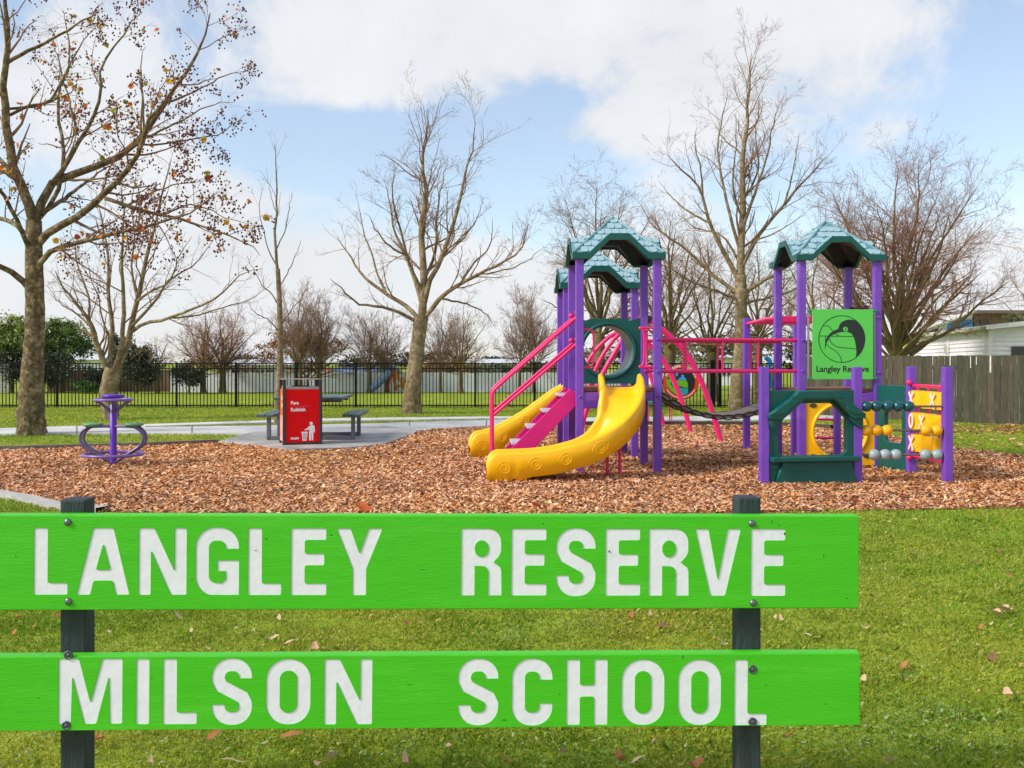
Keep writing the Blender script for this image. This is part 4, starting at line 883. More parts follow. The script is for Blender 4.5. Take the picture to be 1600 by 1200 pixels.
# ------------------------------------------------------------------ spinner
def spinner():
    c = gp(177, 727.5); root = empty('spinner', c, 'purple standing spinner with two green seats beside the bark edge', 'spinner')
    Mv = mat('violet_coat', srgb(92, 34, 168), .35, .06, 8, spec=.5); Mg = mat('grey_violet_tube', srgb(104, 92, 128), .3, .1, 10, metal=.3); Msg = mat('seat_green', srgb(96, 158, 112), .4, .1, 10)
    MB().lathe(c, [(.05, 0), (.05, .05), (.047, .06), (.047, .84), (.03, .85), (.03, .9)], 18).build('post', Mv, root)
    MB().lathe(c, [(.08, .925), (.14, .93), (.15, .945), (.148, .965), (.14, .975), (.05, .978)], 28).build('top_disc', Mv, root)
    MB().tube([c+Vector((.24*math.cos(R(t)), .24*math.sin(R(t)), .905)) for t in range(0, 360, 12)], .019, 8, closed=True).build('hand_ring', mat('ring_lilac', srgb(124, 96, 170), .35, .08, 8), root)
    for a in (20, 110, 200, 290):
        d = Vector((math.cos(R(a)), math.sin(R(a)), 0)); MB().tube([c+d*.03+ZU*.74, c+d*.15+ZU*.85, c+d*.235+ZU*.90], .02, 8).build('ring_strut', Mg, root)
    MB().tube([c+Vector((.39*math.cos(R(t)), .39*math.sin(R(t)), .155)) for t in range(0, 360, 10)], .021, 8, closed=True).build('foot_ring', mat('ring_lilac', None), root)
    for s in (-1, 1):
        sc = c+Vector((s*.275, .02*s, .565)); MB().lathe(sc, [(.06, -.03), (.11, -.022), (.13, -.005), (.132, .01), (.12, .018), (.02, .02)], 28).build('seat', Msg, root)
        for off in (-.055, .055):
            e = Vector((0, off, 0))
            P = [c+Vector((s*.03, off*.25, .54)), c+Vector((s*.2, off*.8, .54)), c+Vector((s*.33, off, .525)), c+Vector((s*.415, off, .45)), c+Vector((s*.43, off, .36)), c+Vector((s*.375, off, .265)), c+Vector((s*.25, off*.9, .185)), c+Vector((s*.13, off*.6, .11)), c+Vector((s*.035, off*.2, .05))]
            MB().tube(smooth_path(P, 5), .02, 10).build('seat_frame', Mg, root)
spinner()

# ------------------------------------------------------------------ rubbish bin
def bin_():
    c = gp(473, 699); c.z = .045; th = R(19); U = Vector((math.cos(th), math.sin(th), 0)); V = Vector((-math.sin(th), math.cos(th), 0)); W = .64; D = .58; Hh = .93
    root = empty('rubbish_bin', c, 'red and orange square rubbish bin with white lettering in front of the picnic table', 'bin')
    Mr = mat('bin_red', srgb(226, 4, 10), .6, .05, 5, spec=.2); Mo = mat('bin_orange', srgb(240, 96, 14), .35, .06, 5); Mk = mat('bin_frame', srgb(58, 52, 54), .5, .12, 12); Mw = mat('bin_white', srgb(238, 236, 236), .5, .04, 20); Mt = mat('bin_lid', srgb(178, 172, 166), .45, .1, 10, metal=.3)
    c = c+V*(D/2); B = lambda u, v, z, s, m_, nm, par=root, bev=.004: MB().box(c+U*u+V*v+ZU*z, s, U, V, ZU, bev=bev).build(nm, m_, par)
    front = B(0, -D/2+.02, Hh/2+.015, (W-.09, .025, Hh-.05), Mr, 'front_panel'); B(0, D/2-.02, Hh/2+.015, (W-.09, .025, Hh-.05), Mr, 'rear_panel')
    left = B(-W/2+.02, 0, Hh/2+.015, (.025, D-.09, Hh-.05), Mo, 'side_panel'); B(W/2-.02, 0, Hh/2+.015, (.025, D-.09, Hh-.05), Mo, 'side_panel')
    lo = MB().box(c-U*(W/2-.0055)+ZU*.27, (.004, D-.1, .42), U, V, ZU).build('pale_poster', mat('bin_pale', srgb(244, 148, 130), .4, .25, 9, c2=srgb(248, 220, 210)), left)
    B(0, 0, .02, (W-.05, D-.05, .04), Mk, 'base_plate')
    for su in (-1, 1):
        for sv in (-1, 1): B(su*(W/2-.02), sv*(D/2-.02), 1.085/2, (.05, .05, 1.085), Mk, 'corner_post')
    lid = B(0, 0, Hh+.012, (W-.06, D-.06, .05), Mt, 'lid', bev=.012); MB().lathe(c+ZU*(Hh+.038), [(.15, 0), (.15, .01), (.135, .012), (.13, .003), (.01, .003)], 24).build('opening_ring', Mk, lid)
    B(0, 0, 1.088, (W+.0, D+.0, .012), mat('bin_canopy', srgb(150, 120, 118), .35, .1, 9), 'canopy')
    K = 94.5*10/1.0; F = frame(c-V*(D/2-.0062)-U*0+ZU*0, U, ZU, -V)
    z = lambda x, y: ((x-442)/K, (1092-y)/K+.0)
    def tx(s, x0, x1, yb, bold=.004):
        me = text_mesh(s, .1, bold, .001); w = max(v.co.x for v in me.vertices); k = (x1-x0)/K/w; place(me, F @ Matrix.Translation((*z(x0, yb), 0)) @ Matrix.Diagonal((k, k, 1, 1)), 'lettering', Mw, front)
    tx('Para', 256, 384, 455); tx('Rubbish', 256, 486, 562); tx('PALMY', 256, 390, 1006, .006)
    shape([[z(256, 482), z(550, 482), z(550, 486), z(256, 486)]], .001, F, 'rule_line', mat('bin_rule', srgb(240, 120, 120), .5), front)
    fig = [(545, 800), (575, 788), (612, 788), (628, 805), (632, 900), (615, 905), (610, 850), (608, 900), (608, 1025), (582, 1028), (578, 910), (572, 910), (570, 1028), (542, 1025), (542, 850), (500, 868), (474, 866), (474, 852), (510, 838)]
    shape([[z(*p) for p in fig]], .001, F, 'pictogram_person', Mw, front); cxy = z(574, 760); shape([circle(*cxy, 26/K, 20)], .001, F, 'pictogram_head', Mw, front)
    outer = [z(*p) for p in [(420, 890), (524, 890), (524, 908), (516, 908), (504, 1025), (494, 1030), (450, 1030), (440, 1025), (428, 908), (420, 908)]]
    slots = [[z(a, 912), z(a+8, 912), z(b+7, 1012), z(b, 1012)] for a, b in [(440, 450), (458, 462), (476, 475), (494, 487)]]
    shape([outer]+slots, .001, F, 'pictogram_basket', Mw, front)
    Fl = frame(c-U*(W/2-.0062), -V, ZU, -U)
    for (s, zt) in [('Pa', .74), ('Re', .62)]:
        me = text_mesh(s, .12, .004, .001); place(me, Fl @ Matrix.Translation((-.02, zt, 0)), 'lettering', Mw, left)
bin_()

# ------------------------------------------------------------------ picnic table
def picnic():
    c = Vector((-3.6, 18.1, .045)); th = R(3); U = Vector((math.cos(th), math.sin(th), 0)); V = Vector((-math.sin(th), math.cos(th), 0))
    root = empty('picnic_table', c, 'grey steel picnic table with dark green slatted top and two benches', 'picnic table')
    Mt = mat('table_green', srgb(74, 98, 94), .45, .12, 9, .1, 50); Ml = mat('table_steel', srgb(110, 112, 120), .4, .1, 12, metal=.3)
    P = lambda u, v, z: c+U*u+V*v+ZU*z
    for i in range(6): MB().box(P(-.6+.1+.2*i, 0, .74), (.19, 1.7, .05), U, V, ZU, bev=.01).build('top_slat', Mt, root)
    for v in (-.5, .5):
        MB().box(P(0, v, .69), (1.1, .06, .05), U, V, ZU).build('top_bearer', Ml, root)
        MB().box(P(0, v, .36), (.075, .075, .66), U, V, ZU, bev=.006).build('table_leg', Ml, root)
        MB().box(P(0, v, .035), (1.5, .07, .06), U, V, ZU, bev=.006).build('base_rail', Ml, root)
    for s in (-1, 1):
        u = s*.73+(.02 if s > 0 else 0)
        for k in (-.08, .08): MB().box(P(u+k, 0, .445), (.145, 1.75, .05), U, V, ZU, bev=.01).build('bench_slat', Mt, root)
        for v in (-.5, .5): MB().box(P(u, v, .21), (.07, .07, .42), U, V, ZU, bev=.006).build('bench_leg', Ml, root)
    MB().box(P(0, 0, .035), (.06, .95, .05), U, V, ZU).build('base_rail', Ml, root)
picnic()

# ------------------------------------------------------------------ black steel fence
def steel_fence():
    Y = 31.0; s = FPX/Y; X = lambda px: (px-800)/s; Mb = mat('black_powder_coat', srgb(10, 11, 13), .55, .1, 6, spec=.2)
    root = empty('steel_fence', (X(600), Y, 0), 'black steel picket fence running across the whole lawn', 'fence')
    x0, x1 = X(-110), X(1262); top = 1.42+2/s*-1+.0
    zt, zm, zb = 1.38, 1.22, .075
    for z in (zt, zm, zb): MB().box(((x0+x1)/2, Y, z), (x1-x0, .032, .034), bev=.004).build('rail', Mb, root)
    me = bpy.data.meshes.new('picket'); vs = [(sx*.0115, sy*.0115, z) for z in (.0, 1.365) for sx, sy in ((-1, -1), (1, -1), (1, 1), (-1, 1))]
    me.from_pydata(vs, [], [(0, 1, 5, 4), (1, 2, 6, 5), (2, 3, 7, 6), (3, 0, 4, 7), (4, 5, 6, 7), (3, 2, 1, 0)]); me.materials.append(Mb); me.update()
    n = int((x1-x0)/.1085)
    for i in range(n+1):
        o = bpy.data.objects.new('picket', me); col.objects.link(o); o.parent = root; o.location = (x0+i*.1085-root.location.x, 0, .005)
    px = -4.0-93.3
    while px < 1262:
        MB().box((X(px), Y, .71), (.06, .06, 1.42), bev=.006).build('post', Mb, root); px += 93.3
    for p in (1113, 1124): MB().box((X(p), Y-.05, .74), (.14 if p < 1120 else .07, .1, 1.5), bev=.008).build('gate_post', Mb, root)
steel_fence()

# round school emblem hung on the fence
def school_sign():
    s = FPX/30.9; c = Vector(((1063.6-800)/s, 30.88, 1.42-(596.6-566)/s)); U = Vector((1, 0, 0))
    root = empty('emblem_sign', c, 'round red school emblem sign hung on the black fence', 'sign')
    K = 13.333*s; z = lambda x, y: ((x-715)/K, (755-y)/K); F = lambda w: frame(c-Vector((0, w, 0)), U, ZU, (0, -1, 0))
    c_ = lambda r_, n=40: circle(0, 0, r_/K, n)
    shape([c_(378)], .03, F(0), 'backing', M_black, root); shape([c_(366)], .006, F(.019), 'red_ring', mat('emblem_red', srgb(226, 58, 18), .4, .1, 6), root)
    shape([c_(292)], .004, F(.024), 'dark_disc', M_black, root)
    cl = lambda pts: [z(*p) for p in pts]; g1 = mat('emblem_green', srgb(112, 176, 16), .4, .08, 8); g2_ = mat('emblem_deep_green', srgb(14, 130, 60), .4, .08, 8); bl = mat('emblem_blue', srgb(60, 160, 232), .4, .08, 8); te = mat('emblem_teal', srgb(14, 156, 176), .4, .08, 8)
    shape([cl([(425, 690), (440, 650), (480, 590), (540, 640), (560, 690)])], .002, F(.0275), 'hill', g2_, root)
    shape([cl([(415, 700), (520, 700), (500, 800), (560, 880), (640, 960), (665, 1035), (600, 1015), (500, 940), (430, 830)])], .002, F(.0275), 'field', g1, root)
    shape([cl([(560, 720), (830, 725), (855, 790), (862, 880), (760, 870), (660, 830), (590, 780)])], .002, F(.0275), 'field', g1, root)
    shape([cl([(510, 760), (540, 740), (600, 820), (690, 880), (862, 895), (862, 980), (830, 1015), (740, 1040), (670, 1030), (650, 950), (560, 870)])], .002, F(.0272), 'river', te, root)
    shape([cl([(650, 715), (690, 668), (725, 655), (720, 610), (750, 605), (780, 620), (775, 655), (805, 670), (830, 720)])], .002, F(.0276), 'figure', bl, root)
    shape([cl([(600, 590), (640, 520), (715, 480), (740, 500), (660, 580), (640, 640), (610, 640)])], .002, F(.0276), 'figure', bl, root)
    Mw = mat('emblem_white', srgb(240, 236, 226), .5, .05, 9)
    def arc_text(txt, rad, a_mid, step, size, flip=1):
        a = a_mid+step*(len(txt)-1)/2*flip
        for ch in txt:
            if ch != ' ':
                me = text_mesh(ch, size, .004, .002, 'CENTER'); p = Vector((math.cos(R(a))*rad, math.sin(R(a))*rad, 0))
                place(me, F(.0235) @ Matrix.Translation(p) @ Matrix.Rotation(R(a-90 if flip > 0 else a+90), 4, 'Z'), 'lettering', Mw, root)
            a -= step*flip
    arc_text('MILSON SCHOOL', 303/K, 86, 11.2, .115)
    for a in list(range(212, 262, 6))+list(range(280, 330, 6)):    # lettering too small to read
        p = Vector((math.cos(R(a))*328/K, math.sin(R(a))*328/K, 0)); place(curve_mesh([[(-.014, -.018), (.014, -.018), (.014, .018), (-.014, .018)]], .002), F(.0235) @ Matrix.Translation(p) @ Matrix.Rotation(R(a+90), 4, 'Z'), 'small_lettering', Mw, root)
school_sign()

# ------------------------------------------------------------------ timber paling fence on the right
def paling_fence():
    A = Vector((7.75, 26.3, 0)); B = Vector((13.4, 20.4, 0)); d = (B-A).normalized(); n = Vector((d.y, -d.x, 0)); L_ = (B-A).length
    root = empty('paling_fence', A, 'dark weathered timber paling fence in front of the white shed', 'fence')
    Ms = [mat('paling_%d' % i, srgb(*c), .9, .35, 5, .5, 30, stretch=(7, 7, .8), c2=srgb(*c2), c2lo=.56, c2hi=.74) for i, (c, c2) in enumerate([((74, 69, 54), (112, 96, 68)), ((80, 72, 58), (124, 114, 94)), ((64, 64, 50), (100, 92, 42)), ((90, 78, 62), (54, 52, 44)), ((76, 74, 58), (150, 138, 116))])]
    r = random.Random(8); W = .142
    def run(A_, d_, n_, L2):
        for i in range(int(L2/W)):
            h = 1.60+r.uniform(-.012, .012); mb = MB(); p = A_+d_*(W*(i+.5))+n_*r.uniform(-.004, .004); tl = r.uniform(-.006, .006); gap = r.choice([.002, .003, .004, .009])
            mb.box(p+ZU*(h/2-.02), (W-gap, .018, h), d_, n_, (ZU+d_*tl), bev=.002); mb.build('paling', r.choice(Ms), root)
        for z in (.3, 1.3): mb = MB(); mb.box(A_+d_*L2/2-n_*.04+ZU*z, (L2, .045, .09), d_, n_, ZU); mb.build('back_rail', Ms[0], root)
    run(A, d, n, L_)
    d2 = (Vector((9.3, 30.9, 0))-A).normalized(); run(A+d2*.02, d2, Vector((-d2.y, d2.x, 0)), 4.7)
    # chalk-white paint splashes left on the boards
    for (px, y0, y1, w) in [(1548, 556, 582, .035), (1485, 556, 571, .02), (1517, 557, 575, .02), (1526, 557, 570, .018)]:
        t = 0
        # where the sight line meets the fence
        sx = (px-800)/FPX; k = (A.x-sx*A.y)/(sx*d.y-d.x); p = A+d*k; Y = p.y; za = CAM_H-(y1-HZ)/FPX*Y; zb = min(1.59, CAM_H-(y0-HZ)/FPX*Y)
        mb = MB(); mb.box(p+n*.0165+ZU*((za+zb)/2), (w, .002, zb-za), d, n, ZU); mb.build('paint_streak', mat('paint_white', srgb(206, 204, 198), .8, .15, 20), root)
paling_fence()

# ------------------------------------------------------------------ white shed and buildings behind
M_wb = mat('white_weatherboard', srgb(236, 230, 234), .6, .08, 3, .1, 20, c2=srgb(196, 196, 192), c2lo=.55, c2hi=.85)
M_fascia = mat('mossy_gutter', srgb(196, 192, 172), .7, .25, 5, c2=srgb(140, 130, 96), c2lo=.45, c2hi=.7)
M_dark = mat('dark_glass', srgb(40, 44, 50), .15, .1, 4, spec=.6)
M_roofgrey = mat('grey_roof', srgb(186, 188, 190), .5, .1, 2)
def shed():
    A = Vector((16.9, 35.0, 0)); B = Vector((19.6, 49.0, 0)); d = (B-A).normalized(); L_ = (B-A).length; e = Vector((d.y, -d.x, 0)); Wd = 9.0; H = 2.62
    root = empty('white_shed', A, 'long white weatherboard shed beyond the paling fence', 'shed')
    if e.x < 0: e = -e
    for i in range(16):
        z = .08+i*.16
        mb = MB(); mb.box(A+d*L_/2+ZU*(z+.08)-e*.012, (L_, .035, .165), d, e, (ZU+e*.22), bev=.003); mb.build('weatherboard', M_wb, root)
        mb = MB(); mb.box(A+e*Wd/2+ZU*(z+.08)-d*.012, (Wd, .035, .165), e, d, (ZU+d*.22), bev=.003); mb.build('weatherboard', M_wb, root)
    mb = MB(); mb.box(A+d*L_/2+e*Wd/2+ZU*H/2, (L_-.06, Wd-.06, H-.05), d, e, ZU); mb.build('wall_core', M_wb, root)
    mb = MB(); mb.box(A-e*.03-d*.03+ZU*H/2, (.12, .12, H), d, e, ZU, bev=.01); mb.build('corner_board', M_wb, root)
    mb = MB(); mb.box(B-e*.03+ZU*H/2, (.12, .12, H), d, e, ZU, bev=.01); mb.build('corner_board', M_wb, root)
    mb = MB(); mb.box(B-e*.02+d*.5+ZU*H/2, (.9, .1, H), d, e, ZU); mb.build('end_panel', mat('yellow_panel', srgb(236, 206, 20), .5, .06, 4), root)
    # roof: low gable with fascia
    rise = .5; P = [A-e*.25-d*.3+ZU*H, A+e*(Wd/2)-d*.3+ZU*(H+rise), A+e*(Wd+.25)-d*.3+ZU*H]; Q = [p+d*(L_+.6) for p in P]; t = ZU*.1
    mb = MB(); mb.add(P+Q+[p+t for p in P+Q], [(0, 1, 4, 3), (1, 2, 5, 4), (6, 9, 10, 7), (7, 10, 11, 8), (0, 6, 7, 1), (1, 7, 8, 2), (3, 4, 10, 9), (4, 5, 11, 10), (0, 3, 9, 6), (2, 8, 11, 5)]); mb.build('roof', M_roofgrey, root)
    mb = MB(); mb.add([A+e*0-d*.005+ZU*(H-.02), A+e*Wd-d*.005+ZU*(H-.02), A+e*Wd/2-d*.005+ZU*(H+rise-.05)], [(0, 1, 2)]); mb.build('gable', M_wb, root)
    mb = MB(); mb.box(A-e*.3+d*L_/2+ZU*(H+.0), (L_+.6, .12, .13), d, e, ZU, bev=.02); mb.build('gutter', M_fascia, root)
    sl = (P[1]-P[0]).normalized(); mb = MB(); mb.box((P[0]+P[1])/2-d*.03+ZU*.02, ((P[1]-P[0]).length, .04, .16), sl, d, sl.cross(d)); mb.build('barge_board', M_wb, root)
    mb = MB(); mb.box(A+e*1.2-d*.05+ZU*1.72, (1.1, .06, .5), e, d, ZU); mb.build('window', M_dark, root)
    mb = MB(); mb.box(A+e*3.4-d*.05+ZU*1.72, (2.6, .06, .5), e, d, ZU); mb.build('window', M_dark, root)
    pm = A+d*6.2-e*.06; mb = MB(); mb.box(pm+ZU*1.95, (.5, .12, .32), d, e, ZU, bev=.02); mb.build('meter_box', mat('box_grey', srgb(190, 184, 176), .6), root)
    MB().tube([pm-d*.3-e*.02+ZU*2.3, pm-d*.3-e*.02+ZU*0], .03, 8).build('pipe', M_wb, root)
    dp = A-e*.12+d*.35; MB().tube([dp+ZU*2.6, dp+ZU*0], .04, 8).build('downpipe', M_wb, root)
shed()
def hall():
    Y = 58.0; s = FPX/Y; X = lambda px: (px-800)/s; Zp = lambda py: CAM_H-(py-HZ)/s
    root = empty('school_hall', (X(1500), Y, 0), 'pale school building with blue panel and brown upper wall behind the white shed', 'building')
    m1 = mat('hall_cream', srgb(216, 214, 206), .7, .08, 3); m2 = mat('hall_blue', srgb(24, 140, 214), .5, .15, 3); m3 = mat('hall_brown', srgb(132, 106, 94), .7, .2, 2); m4 = mat('hall_purple', srgb(92, 74, 96), .6, .15, 2)
    vs = [(X(1415), Y, 0), (X(1522), Y, 0), (X(1522), Y, Zp(487)), (X(1415), Y, Zp(527))]; vs += [(x, y+8, z) for x, y, z in vs]
    MB().add(vs, [(0, 1, 2, 3), (7, 6, 5, 4), (0, 4, 5, 1), (1, 5, 6, 2), (3, 2, 6, 7), (0, 3, 7, 4)]).build('gable_wall', m1, root)
    MB().tube([(X(1410), Y-.25, Zp(528)), (X(1522), Y-.25, Zp(486))], .16, 4).build('barge_board', m1, root)
    MB().add([(X(1440), Y-.02, Zp(521)), (X(1466), Y-.02, Zp(518)), (X(1466), Y-.02, Zp(511.5))], [(0, 1, 2)]).build('gable_inset', m4, root)
    MB().box((X(1492), Y-.06, Zp(509)), (24/s, .1, 13/s)).build('panel', m2, root); MB().box((X(1512), Y-.06, Zp(505)), (13/s, .1, 11/s)).build('panel', m2, root)
    MB().box((X(1590), Y+3, Zp(489)/2), (140/s, 6, Zp(489))).build('upper_wall', m3, root); MB().box((X(1590), Y+2.8, Zp(488)), (144/s, 7, .18)).build('roof', mat('hall_roof', srgb(112, 96, 92), .7), root)
    for px in (1534, 1546): MB().box((X(px), Y-.03, Zp(505)), (7/s, .1, 12/s)).build('window', M_dark, root)
hall()
# ------------------------------------------------------------------ far side of the sports field
def far_row():
    Y = 47.0; s = FPX/Y; X = lambda px: (px-800)/s; Mw = mat('pale_steel_fence', srgb(232, 236, 240), .6, .06, 1.2)
    root = empty('pale_fence', (X(560), Y, 0), 'long pale grey panel fence on the far side of the field', 'fence'); x = X(268); k = 0
    while x < X(905):
        MB().box((x+1.2, Y, .46+.01*(k % 2)), (2.37, .05, .93), bev=.004).build('panel', Mw, root); MB().box((x, Y-.03, .48), (.06, .06, .98)).build('post', Mw, root); x += 2.4; k += 1
    root = empty('brown_fence', (X(230), Y+1, 0), 'brown timber fence on the far left of the field', 'fence'); Mbr = mat('brown_paling', srgb(122, 96, 78), .9, .3, 3, stretch=(6, 6, .6)); x = X(60); k = 0
    while x < X(272):
        MB().box((x+.2, Y+1, .52+.008*(k % 3)), (.39, .03, 1.04)).build('board', Mbr, root); x += .4; k += 1
    root = empty('garden_screen', (X(22), Y-2, 0), 'grey slatted garden screen behind the left plane tree', 'fence')
    for i in range(9): MB().box((X(22), Y-2, .1+i*.15), (1.5, .03, .12)).build('slat', mat('screen_grey', srgb(150, 152, 152), .7), root)
    # low school buildings behind the pale fence
    def block(nm, label, x0, x1, ytop, Yb, m_, roof_m, wins, D=7, over=.4, group=None, rise=.3):
        s2 = FPX/Yb; Xb = lambda px: (px-800)/s2; Z = CAM_H-(ytop-HZ)/s2
        rt = empty(nm, (Xb((x0+x1)/2), Yb, 0), label, 'building', group); W = Xb(x1)-Xb(x0)
        MB().box((Xb((x0+x1)/2), Yb+D/2, Z/2), (W, D, Z)).build('wall', m_, rt)
        P = [(Xb(x0)-over, Yb-over, Z), (Xb(x1)+over, Yb-over, Z), (Xb(x1)+over, Yb+D+over, Z), (Xb(x0)-over, Yb+D+over, Z), (Xb(x0)-over, Yb+D/2, Z+rise), (Xb(x1)+over, Yb+D/2, Z+rise)]
        MB().add(P, [(0, 1, 5, 4), (2, 3, 4, 5), (0, 4, 3), (1, 2, 5), (3, 2, 1, 0)]).build('roof', roof_m, rt)
        for (a, b_, ya, yb) in wins:
            zc = CAM_H-((ya+yb)/2-HZ)/s2; w = MB().box((Xb((a+b_)/2), Yb-.02, zc), ((b_-a)/s2, .06, (yb-ya)/s2)).build('window', M_dark, rt)
            k = max(2, int((b_-a)/7))
            for i in range(k+1): MB().box((Xb(a+(b_-a)*i/k), Yb-.06, zc), (.05, .04, (yb-ya)/s2)).build('mullion', m_, w)
        return rt
    w1 = mat('block_white', srgb(224, 224, 222), .6, .08, 1); rw = mat('block_roof', srgb(206, 208, 210), .5, .08, 1); rr = mat('red_roof', srgb(190, 78, 60), .6, .2, 2); bl = mat('blue_roof', srgb(92, 112, 146), .6, .2, 2)
    block('classroom', 'white classroom block with a window strip left of the red bin', 352, 446, 570, 52, w1, rw, [(362, 430, 578, 583)])
    block('classroom', 'white classroom block right of the central bare tree', 735, 868, 569, 54, w1, rw, [(772, 800, 584.5-6, 589-5), (820, 850, 578, 584)])
    block('classroom', 'low classroom with a red roof above the rubbish bin', 476, 516, 584, 56, mat('block_grey', srgb(196, 190, 186), .6), rr, [(484, 506, 586, 589)])
    block('classroom', 'low classroom with a blue roof beyond the picnic table', 520, 574, 583, 55, mat('block_red', srgb(196, 80, 84), .6), bl, [(530, 548, 584, 588)])
    block('classroom', 'white building seen under the bridge behind the fence', 1030, 1182, 559, 60, w1, rw, [(1060, 1090, 575, 586), (1120, 1150, 575, 586)], D=9)
    block('classroom', 'white house far left between the evergreen trees', 100, 168, 562, 62, w1, rw, [(120, 145, 572, 582)])
    # sports posts with orange pads
    for i, px in enumerate((379, 391)):
        g = gp(px, 612.5); rt = empty('goal_post', g, ['white sports post with orange pad, left of the pair', 'white sports post with orange pad, right of the pair'][i], 'goal post', 'padded posts on the field')
        MB().tube([g, g+ZU*(1.25+.15*i)], .05, 10).build('pole', w1, rt); MB().box(g+ZU*.36, (.24, .24, .66), bev=.04).build('pad', mat('pad_orange', srgb(236, 92, 30), .5, .08, 5), rt)
    # far playground
    Yp = 45.5; s3 = FPX/Yp; q = lambda px, py: Vector(((px-800)/s3, Yp, CAM_H-(py-HZ)/s3))
    rt = empty('far_slide', q(606, 612), 'blue slide with orange frames on the far side of the field', 'slide'); mo = mat('frame_orange', srgb(190, 130, 62), .5); mb_ = mat('slide_blue', srgb(110, 136, 178), .4); mr = mat('frame_red', srgb(190, 60, 60), .5)
    MB().tube(smooth_path([q(610, 580), q(598, 592), q(588, 602), q(580, 608)], 4), .17, 10).build('chute', mb_, rt)
    for a, b_ in [((612, 577), (604, 609)), ((612, 577), (618, 609)), ((618, 580), (616, 611)), ((620, 582), (631, 609)), ((631, 592), (631, 609)), ((616, 590), (631, 592)), ((616, 602), (631, 604))]: MB().tube([q(*a), q(*b_)+Vector((0, .3, 0))], .06, 8).build('frame_tube', mo if a[0] > 612 else mr, rt)
    MB().add([q(598, 580), q(622, 580), q(610, 568)]+[q(598, 580)+Vector((0, 1.2, 0)), q(622, 580)+Vector((0, 1.2, 0)), q(610, 568)+Vector((0, 1.2, 0))], [(0, 1, 2), (5, 4, 3), (0, 2, 5, 3), (1, 4, 5, 2), (0, 3, 4, 1)]).build('canopy', mat('canopy_slate', srgb(84, 92, 112), .6), rt)
    g = gp(783, 611); rt = empty('park_bench', g, 'small reddish wooden bench before the pale fence', 'bench'); mw_ = mat('bench_wood', srgb(180, 120, 92), .7, .2, 4)
    MB().box(g+ZU*.38, (.9, .35, .06)).build('seat', mw_, rt); MB().box(g+Vector((0, .18, .62)), (.9, .05, .34)).build('backrest', mw_, rt)
    for sx in (-.38, .38): MB().box(g+Vector((sx, 0, .19)), (.06, .3, .38)).build('leg', mw_, rt)
    # colourful play frame behind the fence at the right
    Y4 = 37.0; s4 = FPX/Y4; q4 = lambda px, py: Vector(((px-800)/s4, Y4, CAM_H-(py-HZ)/s4)); ml = mat('frame_lime', srgb(150, 204, 40), .5); mb4 = mat('frame_blue', srgb(30, 140, 220), .5)
    rt = empty('far_play_frame', q4(1215, 626), 'lime and blue play frame seen beyond the fence beside the right tower', 'play frame')
    for px in (1206, 1212, 1243, 1249): MB().tube([Vector((q4(px, 600).x, Y4, 0)), q4(px, 574)], .055, 8).build('lime_post', ml, rt)
    MB().box(q4(1209, 575), (.3, .3, .1)).build('lime_cap', ml, rt); MB().tube(smooth_path([q4(1196, 559), q4(1203, 565), q4(1201, 580), q4(1205, 606)], 4), .09, 8).build('blue_chute', mb4, rt); MB().box(q4(1243, 558), (.25, .1, .16)).build('blue_panel', mb4, rt)
    MB().box(q4(1186, 570), (.28, .05, .14)).build('notice_board', mat('notice_blue', srgb(80, 110, 150), .5), rt)
    MB().tube([Vector((q4(1186, 600).x, Y4, 0)), q4(1186, 566)], .03, 6).build('notice_post', M_black, rt)
far_row()

# ------------------------------------------------------------------ trees
def resample(pts, n):
    P = np.array([tuple(v) for v in smooth_path(pts, 8)]); d = np.concatenate([[0], np.cumsum(np.linalg.norm(np.diff(P, axis=0), axis=1))])
    t = np.linspace(0, d[-1], n); return np.stack([np.interp(t, d, P[:, i]) for i in range(3)], 1)
def tubes_np(P, Rr, sides):
    """batch of tubes: P (B,N,3), Rr (B,N)"""
    B, Np, _ = P.shape; T = np.gradient(P, axis=1); T /= np.linalg.norm(T, axis=2, keepdims=True)+1e-9
    ref = np.where(np.abs(T[..., 2:3]) < .85, np.array([0, 0, 1.0]), np.array([1.0, 0, 0])); ref = np.broadcast_to(ref[:, :1], T.shape)
    a = np.cross(T, ref); a /= np.linalg.norm(a, axis=2, keepdims=True)+1e-9; b = np.cross(T, a)
    th = np.arange(sides)*2*np.pi/sides
    V = P[:, :, None, :]+Rr[:, :, None, None]*(a[:, :, None, :]*np.cos(th)[None, None, :, None]+b[:, :, None, :]*np.sin(th)[None, None, :, None])
    idx = np.arange(B*Np*sides).reshape(B, Np, sides); i0 = idx[:, :-1]; i1 = idx[:, 1:]
    F = np.stack([i0, np.roll(i0, -1, 2), np.roll(i1, -1, 2), i1], -1).reshape(-1, 4)
    return V.reshape(-1, 3), F
